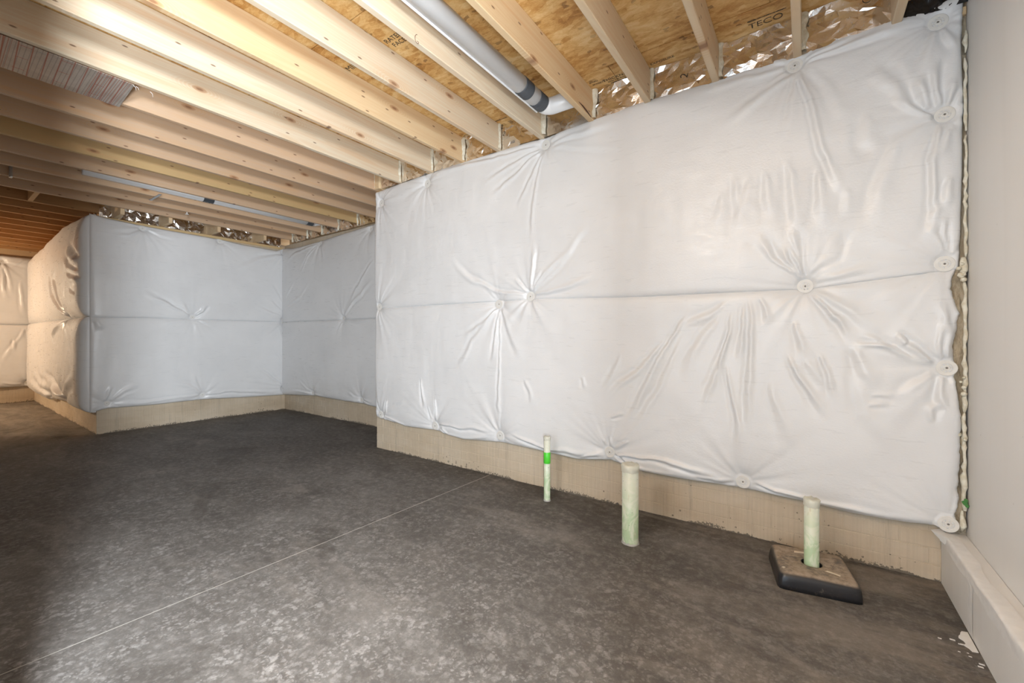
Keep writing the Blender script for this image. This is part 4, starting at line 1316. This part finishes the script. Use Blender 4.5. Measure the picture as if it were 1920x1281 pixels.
# nailer at the end of the wide wall
o = tag(box_obj('blocking', -3.583, -3.515, 2.672, 2.79, 2.641, JT - 0.002, M['wood'], bev=0.003), 'pale nailer block beside the joist above the left end of the wide blanket', 'block')
o.color = (0.74, 0.58, 0.37, 1)


# ------------------------------------------------------------------ ducts
def duct(label, x, z, r, y0, y1, bands, elbow):
    t = tag(empty('round_duct', (x, y0, z)), label, 'duct')
    bm = bmesh.new()
    add_tube(bm, [(0, 0, 0), (0, y1 - y0, 0)], r, 36)
    bm_obj('pipe', bm, M['galv'], t, True)
    bm = bmesh.new()
    add_box(bm, -r * 0.80 - 0.006, -r * 0.80 + 0.004, 0, y1 - y0, -r * 0.80 - 0.003, -r * 0.80 + 0.006, 0.001)
    bm_obj('seam', bm, M['galv'], t)
    for (a, b) in bands:
        bm = bmesh.new()
        n = 10
        add_tube(bm, [(0, a - y0 + (b - a) * i / n, 0) for i in range(n + 1)], [r + 0.0025 + 0.0012 * math.sin(i * 2.1) for i in range(n + 1)], 36)
        bm_obj('tape_band', bm, M['tape'], t, True)
    if elbow:
        R = 0.056
        pts = [(R - R * math.cos(q), y1 - y0 + R * math.sin(q), 0) for q in np.linspace(0, math.pi / 2, 9)]
        pts.append((elbow, pts[-1][1], 0))
        bm = bmesh.new()
        add_tube(bm, pts, r * 1.03, 36)
        bm_obj('elbow', bm, M['galv'], t, True)
    return t


duct('bright round metal duct with two dark tape bands, in the bay above the wide blanket', -1.475, 2.735, 0.053, -3.1, 2.46, [(2.185, 2.275), (2.36, 2.45)], 0.22)
d2 = duct('thin-looking grey duct far left between brown joists, with two dark bands', -5.578, 2.730, 0.050, 0.9, 3.16, [(1.86, 1.96), (3.06, 3.14)], 0)
bm = bmesh.new()
add_tube(bm, [(0, 2.26, 0), (0.02, 2.32, 0.02), (0.06, 2.38, 0.06)], [0.05, 0.048, 0.045], 24)
bm_obj('elbow', bm, M['galv'], d2, True)
tag(box_obj('pipe_strap', -5.84, -5.52, 1.452, 1.476, 2.632, 2.6375, M['strap'], bev=0.001), 'short metal strap crossing under the thin grey duct', 'strap')
bm = bmesh.new()
add_tube(bm, [(-6.02, 0.50, 2.78), (-6.02, 0.50, 2.66), (-6.00, 0.50, 2.62), (-5.97, 0.50, 2.615)], 0.008, 8)
add_box(bm, -6.04, -6.0, 0.49, 0.51, 2.62, 2.80)
tag(bm_obj('hanger_hook', bm, M['strap']), 'small metal hook hanging between dark joists at far left', 'hook')
bm = bmesh.new()
add_lathe(bm, [(0, 0), (0.018, 0), (0.018, 0.006), (0.006, 0.01), (0.006, 0.03), (0, 0.03)], 14)
tag(bm_obj('hole_plug', bm, M['washer'], loc=(-6.062, 1.86, 2.612)), 'small white round plug under a brown joist near the thin duct', 'plug')

# printed foil board closing a joist bay
t = tag(empty('duct_board', (-3.43, 0, 2.634)), 'printed foil board with red lines nailed under two joists', 'panel')
bm = bmesh.new()
rs = random.Random(12)
L, R_ = [], []
n = 90
for i in range(n + 1):
    y = -3.0 + 3.742 * i / n
    L.append(bm.verts.new((-0.205 + rs.uniform(-0.005, 0.004), y + (0.012 if i == n else 0), 0.0)))
    R_.append(bm.verts.new((0.178 + rs.uniform(-0.002, 0.002), y, 0.003)))
for i in range(n):
    bm.faces.new((L[i], R_[i], R_[i + 1], L[i + 1]))
thicken(bm, 0.003)
bm_obj('board', bm, M['panel'], t)
for i in range(7):
    y = 0.60 - i * 0.21 + rs.uniform(-0.03, 0.03)
    bm = bmesh.new()
    add_box(bm, 0.150, 0.152, y - 0.013, y + 0.013, -0.004, -0.002)
    bm_obj('staple', bm, M['strap'], t)
bm = bmesh.new()
for y0, l in ((0.750, 0.022), (0.762, 0.014), (0.828, 0.026)):
    bm = bmesh.new()
    add_tube(bm, [(0.168, y0 - 0.012, 0.0), (0.166, y0, -0.3 * l), (0.165 + rs.uniform(-.004, .004), y0 + 0.002, -l)], [0.0016, 0.0012, 0.0005], 6)
    bm_obj('torn_fringe', bm, M['paper'], t)


# ------------------------------------------------------------------ pipe stubs and black box
def stub(label, x, y, r, h, cap_h, band=None, grout=True):
    t = tag(empty('pipe_stub', (x, y, 0)), label, 'pipe')
    bm = bmesh.new()
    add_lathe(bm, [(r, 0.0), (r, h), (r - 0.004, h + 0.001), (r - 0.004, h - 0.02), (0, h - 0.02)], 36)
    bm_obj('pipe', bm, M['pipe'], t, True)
    rs = random.Random(int(x * 1000))
    bm = bmesh.new()
    n = 36
    rings = []
    for k, (rr, zz) in enumerate(((r + 0.0012, h - cap_h), (r + 0.0025, h - cap_h * 0.5), (r + 0.0035, h), (r * 0.98, h + 0.006), (r * 0.5, h + 0.004))):
        rings.append([bm.verts.new((rr * (1 + rs.uniform(-0.02, 0.05)) * math.cos(2 * math.pi * i / n), rr * (1 + rs.uniform(-0.02, 0.05)) * math.sin(2 * math.pi * i / n),
                                    zz + rs.uniform(-0.003, 0.003))) for i in range(n)])
    for A, B in zip(rings[:-1], rings[1:]):
        for i in range(n):
            bm.faces.new((A[i], A[(i + 1) % n], B[(i + 1) % n], B[i]))
    bm.faces.new(rings[-1])
    bm_obj('tape_cap', bm, M['cap'], t, True)
    if band:
        bm = bmesh.new()
        add_lathe(bm, [(r + 0.0008, band[0]), (r + 0.0016, band[0] + 0.001), (r + 0.0016, band[1] - 0.001), (r + 0.0008, band[1])], 36)
        bm_obj('tape_band', bm, M['green'], t, True)
    if grout:
        bm = bmesh.new()
        n = 30
        A = [bm.verts.new(((r + 0.001) * math.cos(2 * math.pi * i / n), (r + 0.001) * math.sin(2 * math.pi * i / n), 0.012 + rs.uniform(-0.005, 0.006))) for i in range(n)]
        B = [bm.verts.new(((r + rs.uniform(0.001, 0.006)) * math.cos(2 * math.pi * i / n), (r + rs.uniform(0.001, 0.006)) * math.sin(2 * math.pi * i / n), 0.0012)) for i in range(n)]
        for i in range(n):
            bm.faces.new((A[i], A[(i + 1) % n], B[(i + 1) % n], B[i]))
        bm_obj('grout_ring', bm, M['grout'], t, True)
    return t


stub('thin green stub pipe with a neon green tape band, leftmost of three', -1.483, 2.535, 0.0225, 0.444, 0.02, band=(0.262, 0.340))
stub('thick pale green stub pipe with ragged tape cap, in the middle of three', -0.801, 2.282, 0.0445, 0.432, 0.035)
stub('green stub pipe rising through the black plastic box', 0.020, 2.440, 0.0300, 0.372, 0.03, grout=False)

t = tag(empty('pipe_box', (0.02, 2.437, 0)), 'flat dusty black plastic box around the right green pipe', 'box')
t.rotation_euler = (0, 0, math.radians(10.8))
bm = bmesh.new()
n = 96


def sq(th, half, p):
    c, s = abs(math.cos(th)), abs(math.sin(th))
    return half / (c ** p + s ** p) ** (1 / p)


prof = [(0.150, 0.0, 14), (0.158, 0.001, 14), (0.157, 0.020, 14), (0.153, 0.050, 14), (0.148, 0.064, 13), (0.139, 0.072, 12), (0.125, 0.0745, 11), (0.09, 0.0735, 8), (0.060, 0.073, 3), (0.043, 0.0725, 2), (0.0405, 0.070, 2), (0.0405, 0.002, 2)]
rings = []
rs = random.Random(4)
for (h_, z, p) in prof:
    rings.append([bm.verts.new((sq(2 * math.pi * i / n, h_, p) * math.cos(2 * math.pi * i / n), sq(2 * math.pi * i / n, h_, p) * math.sin(2 * math.pi * i / n),
                                z + (0.0015 * math.sin(3 * 2 * math.pi * i / n + 1) if 0.06 < z and h_ > 0.06 else 0))) for i in range(n)])
for A, B in zip(rings[:-1], rings[1:]):
    for i in range(n):
        bm.faces.new((A[i], A[(i + 1) % n], B[(i + 1) % n], B[i]))
bm_obj('shell', bm, M['black'], t, True)
for (cx, cy, lx, ly, rot) in ((-0.03, 0.085, 0.040, 0.010, 0.1), (0.065, -0.075, 0.040, 0.007, -0.5), (-0.128, -0.105, 0.012, 0.006, 0.8)):
    bm = bmesh.new()
    c, s = math.cos(rot), math.sin(rot)
    pts = [(-lx, -ly), (lx, -ly * 0.5), (lx * 0.9, ly), (-lx * 0.8, ly)]
    vs = [bm.verts.new((cx + a * c * .7 - b * s, cy + a * s * .7 + b * c, 0.0765)) for a, b in pts]
    bm.faces.new(vs)
    thicken(bm, 0.001)
    bm_obj('tape_scrap', bm, M['masking'], t)


# ------------------------------------------------------------------ ink on the boards and the foil
def ink(text, size, loc, rot, parent, name='stamp', shear=0.0):
    c = bpy.data.curves.new(name, 'FONT')
    c.body = text
    c.size = size
    c.extrude = 0.0003
    c.align_x = 'LEFT'
    c.shear = shear
    o = bpy.data.objects.new(name, c)
    c.materials.append(M['ink'])
    COL.objects.link(o)
    o.location = loc
    o.rotation_euler = rot
    inks.append((o, parent))
    return o


inks = []
UNDER = (math.pi, 0, 0)          # lettering read from below, running along +x
zc = JT - 0.0009
for txt, s, x, y in (('THICKNESS', 0.038, -1.112, 2.645), ('SIZED FOR SPACING', 0.016, -1.085, 2.667), ('SIZED', 0.024, -1.195, 2.610), ('SPACING', 0.022, -1.185, 2.640),
                     ('TECO', 0.062, -0.262, 2.655), ('RATED', 0.045, -1.995, 1.575), ('FACED', 0.045, -1.978, 1.620), ('MILL', 0.060, -2.398, 1.600), ('EXPOSURE', 0.030, -0.80, 2.652)):
    ink(txt, s, (x, y, zc), UNDER, ceiling)
for x0, x1, y in ((-1.075, -0.885, 2.680), (-0.262, -0.085, 2.588), (-2.03, -1.90, 2.628)):
    box_obj('stamp_bar', x0, x1, y, y + 0.006, zc - 0.0003, JT, M['ink'], ceiling)
bm = bmesh.new()
add_tube(bm, [(-2.35 + 0.035 * math.cos(q_), 2.69 + 0.03 * math.sin(q_), zc) for q_ in np.linspace(0, 2 * math.pi, 25)], 0.0022, 5)
bm_obj('stamp_ring', bm, M['ink'], ceiling)
ink('2', 0.062, (-0.585, 2.655, 2.695), (math.radians(90), math.radians(-75), 0), main_foil[2], 'ink_mark')
ink('2', 0.050, (-1.975, 2.655, 2.785), (math.radians(90), 0, 0), main_foil[5], 'ink_mark')
ink('2', 0.050, (-1.960, 2.655, 2.730), (math.radians(90), 0.3, 0), main_foil[5], 'ink_mark')
bm = bmesh.new()
add_tube(bm, [(0.242 + 0.018 * math.cos(q_), 2.652, 2.785 + 0.02 * math.sin(q_)) for q_ in np.linspace(0.3, 5.4, 18)], 0.0018, 5)
bm_obj('ink_mark', bm, M['ink'], main_foil[0])

# lettering becomes plain mesh
bpy.context.view_layer.update()
dg = bpy.context.evaluated_depsgraph_get()
for o, par in inks:
    me = bpy.data.meshes.new_from_object(o.evaluated_get(dg))
    m = bpy.data.objects.new(o.name, me)
    nm = o.name.split('.')[0]
    m.matrix_world = o.matrix_world.copy()
    COL.objects.link(m)
    bpy.data.objects.remove(o)
    m.name = nm
    m.parent = par
